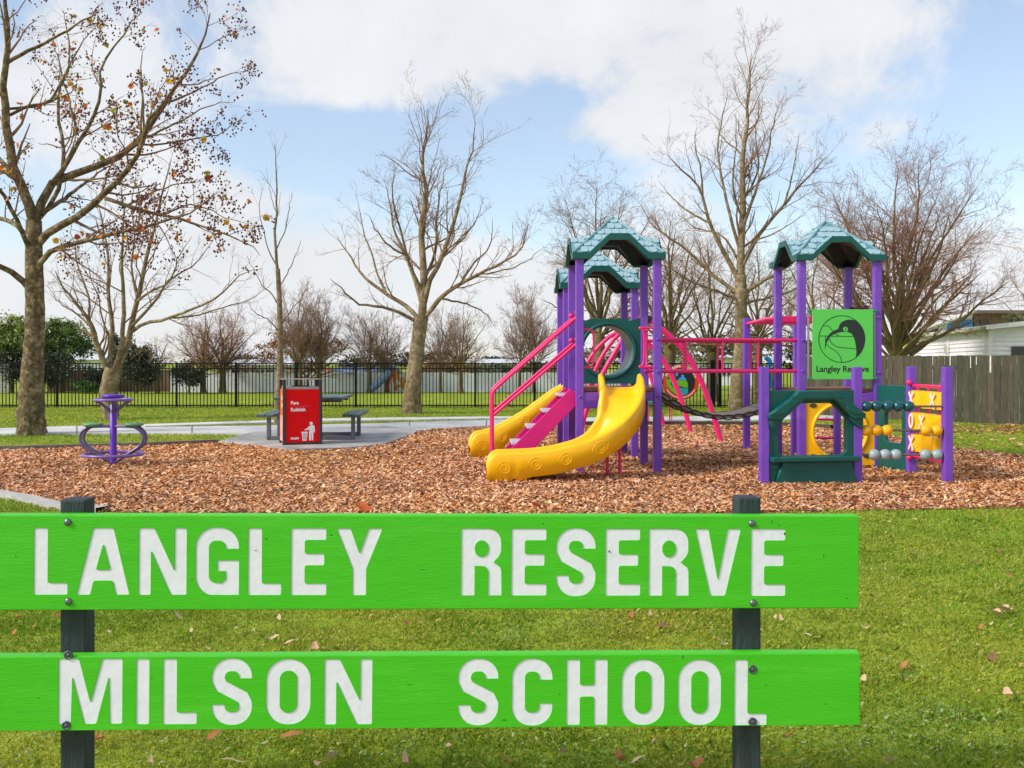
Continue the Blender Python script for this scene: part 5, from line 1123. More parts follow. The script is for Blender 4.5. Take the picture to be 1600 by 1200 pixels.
def sprout(g, P, Rr, dens, lenf, ang, n, up, wig, rf, tmin=.15, lmin=.12, lmax=9, rmin=.0028, tip=.3, drop=.5):
    B, Np, _ = P.shape; L_ = np.linalg.norm(np.diff(P, axis=1), axis=2).sum(1); cnt = g.poisson(dens*L_); idx = np.repeat(np.arange(B), cnt); k = len(idx)
    if k == 0: return None
    t = tmin+(1-tmin)*g.random(k)**.85; f = t*(Np-1); i = np.minimum(f.astype(int), Np-2); fr = (f-i)[:, None]
    p = P[idx, i]*(1-fr)+P[idx, i+1]*fr; T = P[idx, i+1]-P[idx, i]; T /= np.linalg.norm(T, axis=1, keepdims=True)+1e-9
    rp = Rr[idx, i]*(1-fr[:, 0])+Rr[idx, i+1]*fr[:, 0]
    q = g.normal(size=(k, 3)); q -= T*(q*T).sum(1, keepdims=True); q /= np.linalg.norm(q, axis=1, keepdims=True)
    a = np.radians(g.uniform(*ang, k))[:, None]; d = T*np.cos(a)+q*np.sin(a)
    ln = np.clip(L_[idx]*g.uniform(*lenf, k)*(1-drop*t), lmin, lmax)
    r0 = np.clip(rp*g.uniform(rf*.75, rf, k), rmin, .2); pts = [p]; st = (ln/(n-1))[:, None]
    for s in range(n-1):
        d = d+np.array([0, 0, up])+g.normal(size=(k, 3))*wig; d /= np.linalg.norm(d, axis=1, keepdims=True); p = p+d*st; pts.append(p)
    return np.stack(pts, 1), np.maximum(r0[:, None]*np.linspace(1, tip, n)[None, :], rmin*.75)
M_plane = mat('plane_bark', srgb(122, 104, 78), .9, .4, 12, .8, 22, c2=srgb(154, 138, 110), c2lo=.45, c2hi=.62, spec=.1)
M_planed = mat('plane_bark_dark', srgb(98, 84, 62), .9, .5, 14, 1.0, 16, c2=srgb(146, 130, 102), c2lo=.47, c2hi=.62, spec=.1)
M_twig = mat('twig_tan', srgb(138, 108, 84), .85, .2, 3, spec=.15)
M_twigr = mat('twig_rosy', srgb(152, 112, 92), .85, .2, 3, spec=.15)
M_twigf = mat('twig_far', srgb(150, 120, 102), .9, .2, 2, spec=.1)
M_moss = mat('mossy_bark', srgb(112, 98, 72), .9, .3, 6, .5, 20, c2=srgb(128, 118, 62), c2lo=.5, c2hi=.66, spec=.15)
def make_tree(name, label, base, trunk, trunk_r, limbs, levels, seed, bark, twig, group=None, lump=.0, kinds=None, sides0=12):
    """trunk: points; limbs: (points, r0, r1); levels: sprout settings, each grown on the level before"""
    g = np.random.default_rng(seed); root = empty(name, base, label, 'tree', group); off = np.array(tuple(base))
    # trunk with root flare and lumps
    n = 26; TP = resample(trunk, n); tr = np.interp(np.linspace(0, 1, n), np.linspace(0, 1, len(trunk_r)), trunk_r); V, F = tubes_np(TP[None], tr[None], 18)
    if lump:
        c = np.repeat(TP, 18, 0); o = V-c; ph = np.sin(c[:, 2]*7+o[:, 0]*22)*np.sin(o[:, 1]*25+c[:, 2]*5)+.6*np.sin(c[:, 2]*17+o[:, 0]*40+o[:, 1]*31)
        V = c+o*(1+lump*ph*np.clip(1.6-c[:, 2]/2.2, .25, 1.4))[:, None]
    N0 = 14; LP = np.stack([resample(l[0], N0) for l in limbs]); LR = np.stack([np.linspace(1, 0, N0)**.8*(l[1]-l[2])+l[2] for l in limbs])
    LP[:, 1:] += g.normal(size=LP[:, 1:].shape)*.018*np.linspace(.3, 1, N0-1)[None, :, None]
    V2, F2 = tubes_np(LP, LR, sides0); Vt = np.concatenate([V, V2]); Ft = np.concatenate([F, F2+len(V)])
    big_mesh('trunk', Vt-off, Ft, bark, parent=root, kind=None, smooth=True)
    P, Rr = LP, LR; VS = []; FS = []; o = 0; tipsP = []; allL = []
    for li, lv in enumerate(levels):
        sp = sprout(g, P, Rr, **{k_: v for k_, v in lv.items() if k_ != 'sides'})
        if sp is None: break
        # the tops of the limbs go on sprouting too
        allL.append(sp); P, Rr = sp; v, f = tubes_np(P, Rr, lv.get('sides', 3)); VS.append(v); FS.append(f+o); o += len(v)
    cr = big_mesh('crown', np.concatenate(VS)-off, np.concatenate(FS), twig, parent=root, kind=None, smooth=True)
    return root, cr, allL
def lv(dens, lenf, ang, n, up, wig, rf, sides=3, **k): return dict(dens=dens, lenf=lenf, ang=ang, n=n, up=up, wig=wig, rf=rf, sides=sides, **k)
STD = [lv(2.3, (.2, .44), (25, 55), 8, .06, .15, .45, 4, tmin=.12, lmax=1.7), lv(4.6, (.3, .6), (25, 58), 6, .06, .2, .6, 3, tmin=.08), lv(5.2, (.4, .8), (25, 60), 3, .05, .2, .65, 3, lmin=.1, lmax=.4, rmin=.003)]
def px_limbs(Y, L_, yb=0, ky=1.0):
    """limbs given by what they pass in view plus how far they lean away (dy at the tip)"""
    fy = lambda y: yb-(yb-y)*ky if y < yb else y
    return [([at(x, fy(y), Y+dy*(i/(len(pts)-1))**1.2) for i, (x, y) in enumerate(pts)], r0*.8, r1*.8) for (pts, dy, r0, r1) in L_]
# left plane tree with seed balls and last leaves
def left_plane():
    Y = 19.3; b = gp(48, 680)
    trunk = [b-ZU*.1, at(49, 660, Y), at(50, 600, Y), at(54, 520, Y), at(54, 450, Y), at(53, 395, Y), at(53, 345, Y)]
    L_ = [([(53, 350), (42, 310), (22, 265), (12, 205), (5, 135), (12, 80), (8, 10), (2, -60)], -.6, .13, .02),
          ([(54, 350), (68, 310), (85, 283), (130, 268), (180, 246), (210, 225), (246, 180), (272, 140), (300, 100), (318, 60), (328, 22)], .8, .11, .012),
          ([(56, 385), (80, 360), (115, 343), (155, 310), (195, 272), (216, 240), (228, 205), (250, 165), (290, 118)], -1.2, .10, .012),
          ([(64, 335), (100, 310), (130, 288), (170, 258)], 1.6, .06, .015),
          ([(82, 285), (100, 262), (115, 235), (140, 195), (156, 155), (158, 110), (176, 75), (205, 38), (222, 20)], 1.0, .06, .008),
          ([(120, 205), (112, 170), (100, 125), (92, 90), (80, 60)], 1.2, .03, .006),
          ([(8, 100), (40, 82), (70, 68), (110, 45), (140, 25), (160, 4)], -.8, .05, .006),
          ([(15, 180), (45, 165), (80, 158), (100, 120), (125, 70), (150, 40)], .9, .04, .006),
          ([(14, 170), (60, 165), (100, 150), (125, 135)], 1.8, .035, .006),
          ([(52, 440), (66, 405), (95, 385), (140, 376), (165, 368), (210, 358), (260, 345), (300, 330), (340, 300)], -1.4, .075, .006),
          ([(165, 310), (200, 322), (240, 333), (290, 345), (335, 362), (385, 380), (410, 398)], -1.0, .05, .005),
          ([(215, 235), (225, 200), (222, 150), (220, 100), (228, 70)], .5, .035, .005),
          ([(45, 450), (25, 430), (0, 416), (-50, 400), (-110, 370)], -1.0, .085, .01), ([(48, 378), (25, 350), (0, 342), (-60, 325), (-120, 280)], 1.5, .07, .01),
          ([(28, 280), (0, 250), (-40, 200), (-80, 120)], 1.0, .06, .01), ([(54, 350), (90, 300), (100, 230), (90, 160), (110, 90), (100, 20)], 2.6, .06, .008), ([(50, 400), (20, 330), (-20, 260), (-30, 150)], -2.4, .06, .008),
          ([(230, 215), (280, 190), (330, 165), (365, 160)], -.5, .03, .004), ([(262, 160), (310, 140), (350, 118), (385, 110)], .9, .028, .004), ([(210, 225), (260, 225), (310, 215), (350, 205), (380, 180)], 1.0, .028, .004), ([(190, 325), (240, 300), (290, 285), (320, 280)], -1.6, .026, .004), ([(250, 338), (300, 320), (350, 340), (390, 350)], -1.4, .022, .004)]
    lim = px_limbs(Y, L_)
    levels = [lv(2.5, (.2, .42), (28, 62), 7, .03, .14, .5, 4, tmin=.15, lmax=1.3), lv(4.6, (.3, .6), (30, 65), 6, -.01, .2, .6, 3, tmin=.1, lmax=.7), lv(5.0, (.35, .7), (25, 60), 4, -.04, .25, .65, 3, lmin=.1, lmax=.35)]
    root, cr, al = make_tree('plane_tree', 'big plane tree at far left with seed balls and last orange leaves', b, trunk, [.275, .25, .225, .20, .188, .18, .172, .165, .155, .145], lim, levels, 21, M_planed, M_twig, lump=.10)
    g = np.random.default_rng(5); P2 = al[1][0]; P3 = al[2][0]
    # hanging seed balls (dark, uncountable)
    tips = np.concatenate([P2[:, -1], P2[:, 3], P3[:, -1]]); px = 800+tips[:, 0]/tips[:, 1]*FPX; wgt = np.where(px > 150, 1.0, .45); tips = tips[g.random(len(tips)) < wgt*.62]
    k = len(tips); cnt = g.integers(2, 6, k); c = np.repeat(tips, cnt, 0); c = c+g.normal(size=c.shape)*np.array([.05, .05, .03])+np.array([0, 0, -.10])*g.random((len(c), 1))*1.6
    r_ = g.uniform(.015, .027, len(c))[:, None, None]; oc = np.array([[1, 0, 0], [-1, 0, 0], [0, 1, 0], [0, -1, 0], [0, 0, 1.1], [0, 0, -1.1]])[None]; V = (c[:, None, :]+oc*r_).reshape(-1, 3)
    f = np.array([[0, 2, 4], [2, 1, 4], [1, 3, 4], [3, 0, 4], [2, 0, 5], [1, 2, 5], [3, 1, 5], [0, 3, 5]]); F = (np.arange(len(c))[:, None, None]*6+f[None]).reshape(-1, 3)
    big_mesh('seed_balls', V-np.array(tuple(b)), F, mat('seed_ball', srgb(104, 58, 46), .9, .25, 10), parent=cr)
    print('seed balls', len(c))
    # last leaves, each its own piece
    ms = [leaf_mesh('leaf', mat('autumn_leaf_'+n_, srgb(*c_), .6, .2, 30, trans=.35), .13, 1.0, .5, True, i) for i, (n_, c_) in enumerate([('orange', (226, 124, 36)), ('gold', (222, 170, 44)), ('rust', (178, 92, 52)), ('olive', (170, 160, 52))])]
    tp = np.concatenate([P2[:, 2], P2[:, -1], P3[:, -1]]); px = 800+tp[:, 0]/tp[:, 1]*FPX; py = HZ-(tp[:, 2]-CAM_H)/tp[:, 1]*FPX; ok = (px > -5) & (py > 0) & (px < 420); tp = tp[ok]; px = px[ok]; py = py[ok]
    w = .25+np.exp(-((px-170)/70)**2-((py-150)/70)**2)*1.3+np.exp(-((px-330)/60)**2-((py-370)/40)**2)*2.2+np.exp(-((px-120)/60)**2-((py-455)/30)**2)*2+np.exp(-((px-60)/60)**2-((py-220)/80)**2)*.8; w /= w.sum()
    for i in g.choice(len(tp), 190, replace=False, p=w):
        o = bpy.data.objects.new('leaf', ms[g.choice(4, p=[.34, .3, .22, .14])]); col.objects.link(o); o.parent = cr; o.location = Vector(tp[i])-Vector(b)-ZU*.04
        s = g.uniform(.45, .95); o.scale = (s,)*3; o.rotation_euler = (g.uniform(.4, 2.4), g.uniform(-.6, .6), g.uniform(0, 6.28))
left_plane()
def multi_stem():
    Y = 24.6; b = gp(174, 655.5); trunk = [b-ZU*.1, at(172, 640, Y), at(170, 612, Y), at(174, 590, Y), at(177, 575, Y)]
    L_ = [([(172, 585), (160, 560), (150, 535), (145, 510), (125, 480), (100, 450), (85, 425)], -.8, .10, .01), ([(150, 540), (140, 500), (138, 460), (120, 410), (110, 350)], 1.2, .05, .006),
          ([(176, 580), (172, 545), (176, 520), (172, 480), (168, 440), (170, 400), (160, 350), (150, 300)], .9, .085, .006), ([(178, 580), (190, 545), (192, 500), (193, 450), (190, 400), (192, 340), (188, 280)], -.6, .085, .006),
          ([(180, 585), (190, 560), (200, 535), (208, 490), (218, 455), (228, 410), (240, 360), (255, 300), (270, 250)], .7, .105, .007), ([(204, 520), (225, 505), (255, 500), (285, 490), (320, 475), (350, 455), (375, 430), (410, 420)], -1.2, .06, .005),
          ([(206, 510), (230, 485), (250, 460), (262, 440), (285, 425), (310, 405), (335, 370)], 1.2, .05, .005), ([(215, 470), (235, 455), (265, 440), (280, 400), (300, 370)], -1.0, .04, .005), ([(270, 497), (310, 492), (350, 480), (395, 465), (425, 440)], 1.0, .03, .004),
          ([(215, 465), (205, 420), (210, 370), (205, 320), (215, 260)], 1.6, .04, .005), ([(145, 515), (120, 490), (90, 470), (75, 440)], 1.6, .035, .004), ([(160, 560), (170, 530), (160, 500), (155, 470), (140, 430), (135, 400)], -1.4, .035, .004)]
    make_tree('bare_tree', 'bare many-stemmed tree behind the purple spinner', b, trunk, [.21, .20, .20, .21, .20], px_limbs(Y, L_), STD, 31, M_plane, M_twig, 'bare trees on the lawn', lump=.05)
multi_stem()
def slender():
    Y = 22.3; b = gp(434, 664.5); trunk = [b-ZU*.1, at(435, 620, Y), at(438, 560, Y), at(437, 480, Y), at(434, 420, Y)]
    L_ = [([(434, 425), (430, 370), (432, 310), (431, 260), (430, 225)], .2, .045, .006), ([(437, 480), (425, 460), (410, 445), (395, 420), (385, 400)], .5, .022, .004), ([(436, 450), (450, 425), (462, 400), (470, 375)], -.4, .02, .004), ([(434, 420), (420, 390), (412, 360), (405, 330), (410, 290)], .4, .02, .004),
          ([(432, 390), (445, 360), (452, 330), (455, 300)], .5, .018, .004), ([(437, 510), (455, 485), (470, 465), (485, 440)], .8, .02, .004), ([(437, 520), (420, 500), (400, 490), (385, 470)], -.8, .02, .004), ([(431, 330), (422, 300), (418, 270)], -.3, .012, .003)]
    make_tree('bare_tree', 'slender young bare tree behind the red rubbish bin', b, trunk, [.085, .075, .07, .06, .05], px_limbs(Y, L_), [lv(2.6, (.25, .5), (25, 50), 6, .07, .12, .55, 3, tmin=.2, lmax=.7), lv(4, (.3, .5), (25, 50), 4, .05, .15, .6, 3)], 41, M_plane, M_twig, 'bare trees on the lawn')
slender()
def centre():
    Y = 27.4; b = gp(643, 646); trunk = [b-ZU*.1, at(645, 610, Y), at(650, 560, Y), at(655, 520, Y), at(658, 495, Y)]
    L_ = [([(659, 500), (662, 450), (662, 400), (658, 340), (666, 280), (660, 220), (668, 170), (667, 125)], .3, .15, .008), ([(661, 480), (672, 430), (690, 390), (705, 340), (718, 290), (728, 240), (738, 190), (745, 145)], -.7, .10, .008), ([(664, 495), (690, 460), (720, 435), (755, 415), (790, 395), (815, 375), (825, 330)], -1.2, .09, .007),
          ([(655, 500), (635, 475), (605, 455), (575, 430), (555, 400), (540, 375), (527, 350)], .9, .085, .007), ([(655, 505), (630, 490), (600, 478), (560, 470), (535, 445), (515, 425)], -1.4, .07, .006), ([(658, 470), (645, 420), (632, 380), (615, 340), (608, 290), (600, 250)], 1.3, .07, .006), ([(660, 450), (640, 400), (625, 340), (612, 280), (618, 225)], -1.5, .06, .006),
          ([(662, 430), (680, 380), (682, 320), (690, 260), (700, 210)], 1.8, .06, .006), ([(690, 462), (725, 470), (755, 485), (775, 510)], 1.2, .04, .005), ([(720, 435), (740, 400), (765, 370), (770, 320)], .9, .045, .005), ([(605, 455), (590, 420), (580, 380), (565, 330), (560, 290)], 1.0, .045, .005), ([(745, 418), (775, 415), (815, 400), (850, 370)], -1.0, .035, .004),
          ([(690, 390), (720, 360), (740, 330), (755, 290)], 1.4, .04, .004), ([(635, 385), (610, 370), (590, 345), (572, 310)], -1.2, .04, .004)]
    make_tree('bare_tree', 'bare spreading tree with pale trunk in the middle of the lawn', b, trunk, [.30, .235, .20, .19, .20], px_limbs(Y, L_, 500, .88), [lv(2.6, (.2, .44), (25, 55), 8, .06, .15, .45, 4, tmin=.2, lmax=1.5, drop=.3), lv(5.0, (.3, .6), (25, 58), 5, .06, .2, .6, 3, tmin=.08), lv(6.0, (.4, .8), (25, 60), 3, .05, .2, .65, 3, lmin=.1, lmax=.4, rmin=.0034)], 51, M_plane, M_twig, 'bare trees on the lawn', lump=.03)
centre()
def proc_limbs(g, b, H, fork, spread, nl, lean=0.0, rise=1.0, r0=.12, low=-8):
    """limbs fan out from the fork to tips spread over an egg-shaped crown"""
    b = Vector(b); fk = b+Vector((lean, 0, fork)); out = []; hc = (H-fork)
    for i in range(nl):
        f = (i+.5)/nl; el = R(low+(82-low)*f**1.15); a = i*2.39996+g.uniform(-.35, .35); k = g.uniform(.72, 1.02)
        ch = max(0.0, math.cos(el))**.62; sv = math.copysign(abs(math.sin(el))**.85, el); tip = fk+Vector((spread*ch*math.cos(a)*k, spread*ch*math.sin(a)*k, hc*(.14+.86*sv)*k*rise))
        if i == nl-1: tip = fk+Vector((g.uniform(-.2, .2), g.uniform(-.2, .2), hc))
        s0 = fk+Vector((0, 0, g.uniform(-.12, .10)*hc*(.3+.7*f)+.12*hc*f)); v = tip-s0; n_ = Vector((v.y, -v.x, 0)); n_ = n_.normalized() if n_.length > .01 else Vector((1, 0, 0)); L_ = v.length
        bow = g.uniform(-.05, .10); wob = lambda: n_*g.uniform(-.05, .05)*L_+Vector((0, 0, g.uniform(-.03, .03)*L_))
        out.append(([s0, s0+v*.25+Vector((0, 0, bow*L_*.8))+wob(), s0+v*.5+Vector((0, 0, bow*L_))+wob(), s0+v*.76+Vector((0, 0, bow*L_*.5))+wob(), tip], r0*g.uniform(.24, .44)*(1 if i < nl-1 else 1.5), .005))
    return out
class G2:
    def __init__(s, seed): s.r = random.Random(seed)
    def uniform(s, a, b): return s.r.uniform(a, b)
def auto_tree(px, base_py, top_py, spread_px, label, seed, Y=None, nl=12, fork=1.6, r=.17, levels=STD, bark=None, twig=None, group='bare trees on the lawn', rise=1.0, lean=0, low=-8):
    b = gp(px, base_py) if Y is None else Vector(((px-800)/FPX*Y, Y, 0)); Yb = b.y; H = CAM_H+(HZ-top_py)/FPX*Yb; sp = spread_px/FPX*Yb
    trunk = [b-ZU*.1, b+Vector((lean*.2, 0, fork*.35)), b+Vector((lean*.6, 0, fork*.7)), b+Vector((lean, 0, fork*1.05))]
    return make_tree('bare_tree', label, b, trunk, [r*1.35, r, r*.92, r*.9], proc_limbs(G2(seed), b, H, fork, sp, nl, lean, rise, r*.72, low), levels, seed, bark or M_plane, twig or M_twig, group, lump=.03)
def tall():
    Y = 29.6; b = gp(1151, 640); trunk = [b-ZU*.1, at(1153, 600, Y), at(1157, 540, Y), at(1158, 480, Y), at(1157, 430, Y)]
    L_ = [([(1157, 440), (1158, 380), (1160, 300), (1160, 230), (1168, 160), (1170, 100), (1174, 35)], .3, .16, .008), ([(1156, 440), (1130, 385), (1108, 335), (1098, 290), (1080, 255), (1055, 232), (1040, 212)], -.8, .10, .006), ([(1160, 410), (1190, 350), (1225, 305), (1250, 270), (1280, 235), (1293, 215)], .9, .09, .006),
          ([(1158, 390), (1140, 320), (1128, 260), (1122, 200), (1128, 150), (1140, 100)], 1.0, .07, .006), ([(1160, 350), (1180, 280), (1198, 220), (1206, 170), (1218, 125)], -.9, .07, .006), ([(1156, 460), (1115, 430), (1085, 395), (1050, 365), (1020, 340), (1000, 300)], 1.4, .08, .006), ([(1159, 460), (1205, 430), (1245, 400), (1280, 360), (1310, 335)], -1.3, .08, .006),
          ([(1157, 470), (1120, 455), (1080, 440), (1040, 410)], -1.8, .055, .005), ([(1158, 475), (1200, 465), (1245, 450), (1285, 410)], 1.8, .055, .005), ([(1108, 335), (1075, 315), (1050, 290), (1030, 262)], 1.2, .045, .005), ([(1225, 305), (1238, 250), (1245, 200), (1250, 175)], .8, .04, .005), ([(1098, 290), (1095, 240), (1085, 190), (1090, 165)], -.5, .04, .005),
          ([(1160, 300), (1185, 240), (1180, 180), (1190, 120)], 1.5, .045, .005), ([(1160, 330), (1145, 270), (1150, 200), (1148, 140)], -1.6, .045, .005), ([(1158, 420), (1180, 370), (1215, 350), (1260, 320)], -2.0, .05, .005), ([(1157, 410), (1130, 360), (1090, 345), (1060, 320)], 2.2, .05, .005)]
    make_tree('bare_tree', 'tallest bare tree with pale trunk between the two roofed towers', b, trunk, [.27, .22, .19, .175, .17], px_limbs(Y, L_, 440, .88), [lv(3.0, (.2, .44), (25, 55), 8, .06, .15, .45, 4, tmin=.12, lmax=1.4, drop=.3), lv(5.6, (.3, .6), (25, 58), 5, .06, .2, .6, 3, tmin=.08), lv(6.5, (.4, .8), (25, 60), 3, .05, .2, .65, 3, lmin=.1, lmax=.4, rmin=.0034)], 61, M_plane, M_twig, 'bare trees on the lawn', lump=.03)
tall()
BK = 'bare trees behind the black fence'
DEN = [lv(4.4, (.2, .42), (28, 62), 7, .015, .18, .5, 4, tmin=.35, lmax=1.7, drop=.1), lv(5.6, (.32, .62), (28, 62), 5, .04, .2, .6, 3, tmin=.1), lv(5.5, (.4, .8), (25, 60), 3, .04, .22, .65, 3, lmin=.1, lmax=.5, rmin=.0038)]
auto_tree(936, 0, 285, 112, 'wide bare tree rising behind the front left tower', 71, Y=34, nl=20, fork=2.3, r=.22, bark=M_moss, group=BK, levels=DEN)
auto_tree(1046, 0, 345, 108, 'bare mossy tree behind the bridge, just right of the left tower', 72, Y=33.5, nl=20, fork=1.9, r=.21, bark=M_moss, group=BK, levels=DEN)
auto_tree(1112, 0, 375, 112, 'bare tree with grey trunk behind the black gate posts', 73, Y=36, nl=18, fork=1.7, r=.2, bark=M_moss, group=BK, levels=DEN)
auto_tree(1184, 0, 375, 118, 'bare tree whose thin trunk stands behind the overhead ladder', 74, Y=38, nl=18, fork=2.2, r=.19, bark=M_plane, group=BK, levels=DEN)
HVY = [lv(4.2, (.2, .4), (28, 60), 7, .03, .16, .5, 4, tmin=.36, lmax=1.8, drop=.1), lv(5.4, (.32, .62), (26, 60), 5, .05, .18, .6, 3, tmin=.1), lv(5.2, (.4, .8), (25, 60), 3, .05, .2, .65, 3, lmin=.12, lmax=.5, rmin=.0038)]
auto_tree(1400, 0, 258, 162, 'huge dense bare tree with reddish twigs behind the right tower', 75, Y=33, nl=40, fork=1.4, r=.30, bark=M_moss, twig=M_twigr, group=BK, levels=HVY, low=6)
auto_tree(1276, 0, 365, 110, 'bare tree between the two biggest crowns, right of the tallest trunk', 77, Y=40, nl=16, fork=1.7, r=.18, bark=M_moss, twig=M_twigr, group=BK, levels=DEN)
auto_tree(1000, 0, 395, 105, 'low bare tree filling the gap between the roofed towers', 78, Y=41, nl=15, fork=1.6, r=.16, bark=M_moss, twig=M_twigr, group=BK, levels=DEN)
auto_tree(1622, 0, 385, 80, 'bare rosy tree cut off by the right edge of the picture', 76, Y=44, nl=12, fork=2.2, r=.2, twig=M_twigr, group=BK, levels=DEN)
FARL = [lv(5.0, (.3, .6), (18, 45), 6, .09, .13, .55, 3, tmin=.05), lv(8.5, (.36, .7), (20, 50), 4, .07, .18, .6, 3, tmin=.05, rmin=.005), lv(5.5, (.4, .8), (20, 50), 3, .05, .2, .7, 3, lmin=.14, lmax=.5, rmin=.0045)]
FG = 'bare trees along the far side of the field'
for (px, top, sp, lab, seed, Y, nl, fk, r_, tw) in [(318, 478, 52, 'rosy bare tree beyond the fence, left half of the wide pair', 81, 45, 13, .9, .12, M_twigr), (348, 484, 60, 'rosy bare tree beyond the fence, right half of the wide pair', 82, 45.4, 13, .95, .16, M_twigr), (247, 520, 30, 'small bare tree beside the dark evergreen in the field', 83, 45, 8, 1.0, .08, M_twigf),
        (468, 452, 48, 'upright brushy bare tree above the red bin, left of two', 84, 44.5, 16, .9, .14, M_twigf), (498, 458, 45, 'upright brushy bare tree above the picnic table, right of two', 85, 45, 16, .9, .13, M_twigf), (578, 480, 48, 'far bare tree beside the blue slide, left of two', 86, 45.5, 11, .95, .1, M_twigf), (605, 486, 40, 'far bare tree standing over the blue slide', 87, 46, 10, .9, .1, M_twigf),
        (688, 478, 38, 'far bare tree just right of the central trunk', 88, 45.5, 10, .95, .08, M_twigf), (720, 470, 50, 'far bare tree in front of the pale fence, right of the central trunk', 89, 45, 12, .95, .11, M_twigf), (812, 468, 30, 'far bare tree behind the handrail, left of two', 90, 45.5, 9, 1.0, .08, M_twigf), (834, 452, 48, 'far bare tree behind the pink handrail, right of two', 91, 45.2, 12, 1.0, .1, M_twigf)]:
    auto_tree(px, 0, top+6, sp*1.35, lab, seed, Y=Y, nl=nl+7, fork=fk, r=r_, levels=FARL, bark=M_moss, twig=tw, group=FG)
# ------------------------------------------------------------------ evergreens and hedges: crowns of many small leaves
def leafy(name, label, px, py_base, Y, blobs, n, leaf, cols, seed, trunk_h=0, trunk_r=.12, cat='tree', group=None):
    """blobs: (px, py, rx, ry) masses in view, given the same depth as width"""
    g = np.random.default_rng(seed); s = FPX/Y; b = Vector(((px-800)/s, Y, 0)); root = empty(name, b, label, cat, group); V = []; C = []; tot = sum(a[2]*a[3] for a in blobs)
    for (bx, by, rx, ry) in blobs:
        k = int(n*rx*ry/tot); c = np.array(tuple(at(bx, by, Y))); d = g.normal(size=(k, 3)); d /= np.linalg.norm(d, axis=1, keepdims=True)
        # clumps: points gather round sub-centres near the surface
        m_ = max(10, k//55); sc = g.normal(size=(m_, 3)); sc /= np.linalg.norm(sc, axis=1, keepdims=True); sc *= g.uniform(.45, 1.16, (m_, 1)); w = g.integers(0, m_, k)
        p = sc[w]+g.normal(size=(k, 3))*g.uniform(.09, .24, (m_, 1))[w]; p = p*np.array([rx/s, rx/s*.9, ry/s])+c; p[:, 2] = np.maximum(p[:, 2], .03)
        ln = leaf*g.uniform(.6, 1.4, k)[:, None]; a = g.normal(size=(k, 3)); a /= np.linalg.norm(a, axis=1, keepdims=True); q = np.cross(a, g.normal(size=(k, 3))); q /= np.linalg.norm(q, axis=1, keepdims=True)
        V.append(np.stack([p-a*ln, p+q*ln*.45, p+a*ln, p-q*ln*.45], 1).reshape(-1, 3)); cc = np.array([srgb(*x)[:3] for x in cols])[g.integers(0, len(cols), m_)][w]*g.uniform(.7, 1.25, k)[:, None]; C.append(np.repeat(cc, 4, 0))
    V = np.concatenate(V); C = np.concatenate(C)
    cr = big_mesh('crown', V-np.array(tuple(b)), np.arange(len(V)).reshape(-1, 4), mat('foliage', None, .6, .15, 3, attr='tint', trans=.25), C, parent=root, kind=None)
    if trunk_h:
        mb = MB(); mb.tube([b, b+ZU*trunk_h*.5+Vector((.03, 0, 0)), b+ZU*trunk_h], [trunk_r, trunk_r*.8, trunk_r*.6], 10)
        for i in range(5):
            a = i*1.3; mb.tube([b+ZU*trunk_h*(.7+.06*i), b+ZU*trunk_h*1.25+Vector((math.cos(a)*.5, math.sin(a)*.4, .1*i)), b+ZU*trunk_h*1.6+Vector((math.cos(a)*.9, math.sin(a)*.7, .2*i))], [trunk_r*.5, trunk_r*.35, trunk_r*.15], 7)
        mb.build('trunk', M_moss, root)
    return root
EV = [(88, 114, 54), (108, 132, 62), (66, 92, 48), (128, 146, 74)]; YG = [(146, 160, 78), (160, 168, 90), (110, 130, 60)]; DK = [(52, 66, 42), (66, 78, 50), (40, 52, 38)]
EG = 'evergreen trees on the far left'
leafy('evergreen_tree', 'yellow green evergreen tree at the left edge behind the plane trunk', 18, 0, 46, [(14, 528, 32, 30), (30, 515, 24, 22), (-10, 545, 34, 38)], 9000, .075, YG, 101, 1.0, .12, group=EG)
leafy('evergreen_tree', 'mid green rounded evergreen tree right of the big plane trunk', 98, 0, 47, [(100, 528, 34, 26), (78, 540, 24, 26), (120, 548, 24, 18), (95, 512, 20, 12)], 10000, .07, EV, 102, .9, .13, group=EG)
leafy('evergreen_shrub', 'dark evergreen shrub mass at the foot of the far left trees', 60, 0, 45.5, [(20, 575, 32, 28), (85, 575, 30, 26), (55, 585, 28, 22)], 6500, .07, DK, 103, 0, cat='shrub', group='dark shrubs beyond the fence')
leafy('shrub', 'low bright green bush at the foot of the dark shrubs', 132, 0, 45, [(132, 604, 18, 7)], 1500, .06, [(86, 132, 44), (70, 116, 40)], 104, 0, cat='shrub')
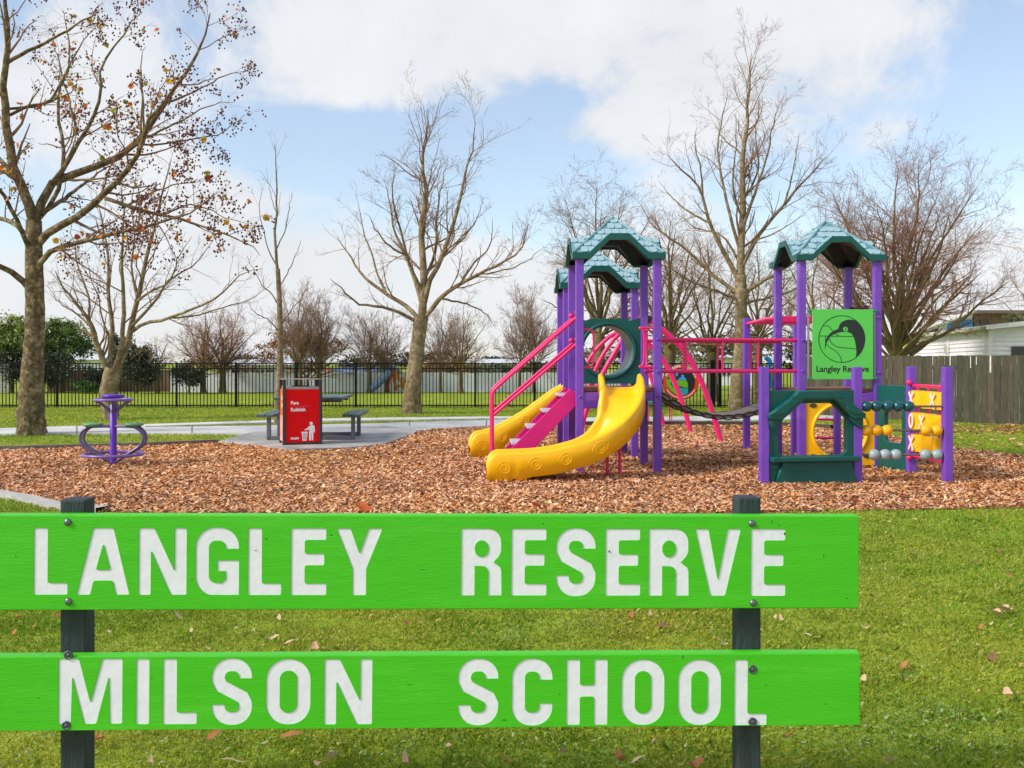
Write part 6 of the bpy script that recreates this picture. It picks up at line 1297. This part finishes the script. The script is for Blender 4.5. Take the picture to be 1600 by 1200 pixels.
leafy('shrub', 'loose dark shrub with arching leaves left of the many-stemmed tree', 145, 0, 45.6, [(148, 592, 16, 15)], 1600, .08, [(46, 56, 36), (66, 70, 48)], 105, 0, cat='shrub', group='dark shrubs beyond the fence')
leafy('conifer', 'dark conifer behind the many-stemmed tree', 212, 0, 45, [(212, 572, 34, 26), (205, 550, 24, 22), (190, 535, 13, 16), (236, 585, 18, 16), (183, 560, 10, 14)], 8000, .07, [(56, 74, 48), (70, 86, 54), (44, 60, 42), (120, 108, 86)], 106, .6, .1, group=EG)
leafy('evergreen_shrub', 'small round dark tree standing alone on the field', 295, 0, 44.5, [(295, 588, 20, 15), (288, 580, 14, 12)], 3200, .06, DK, 107, .5, .06, cat='tree', group='dark shrubs beyond the fence')
RU = [(160, 104, 50), (138, 92, 48), (176, 122, 64), (112, 80, 46)]
leafy('brown_leaf_tree', 'low tree with clinging rusty leaves between the brushy trees behind the bin', 480, 0, 45.8, [(455, 545, 40, 24), (505, 540, 34, 26), (425, 555, 24, 16)], 3600, .06, RU, 108, .8, .08)
leafy('hedge', 'golden brown hedge right of the central trunk', 690, 0, 48.5, [(685, 578, 32, 14), (715, 575, 28, 12)], 3500, .07, [(150, 116, 50), (128, 98, 46), (96, 80, 44)], 109, 0, cat='hedge')
leafy('hedge', 'dark hedge line behind the pale fence on the right', 800, 0, 49.5, [(770, 578, 60, 8), (850, 576, 40, 9)], 2600, .07, DK, 110, 0, cat='hedge')
leafy('hedge', 'dark hedge behind the classrooms beyond the blue slide', 590, 0, 60, [(620, 560, 50, 14), (560, 566, 44, 10), (690, 560, 44, 12), (380, 566, 70, 10), (780, 564, 60, 8)], 5000, .1, [(62, 54, 46), (48, 50, 40)], 111, 0, cat='hedge')
leafy('hedge', 'brown green shrubbery behind the fence below the wide bare trees', 1100, 0, 50, [(960, 560, 60, 16), (1080, 550, 70, 22), (1190, 545, 50, 26), (1250, 552, 36, 24)], 6500, .09, [(86, 78, 50), (104, 86, 60), (66, 70, 40)], 112, 0, cat='hedge')
leafy('shrub', 'green bush top peeking over the white shed roof', 1590, 0, 52, [(1590, 503, 26, 9)], 1500, .08, [(78, 92, 48), (96, 104, 62)], 113, 0, cat='shrub')
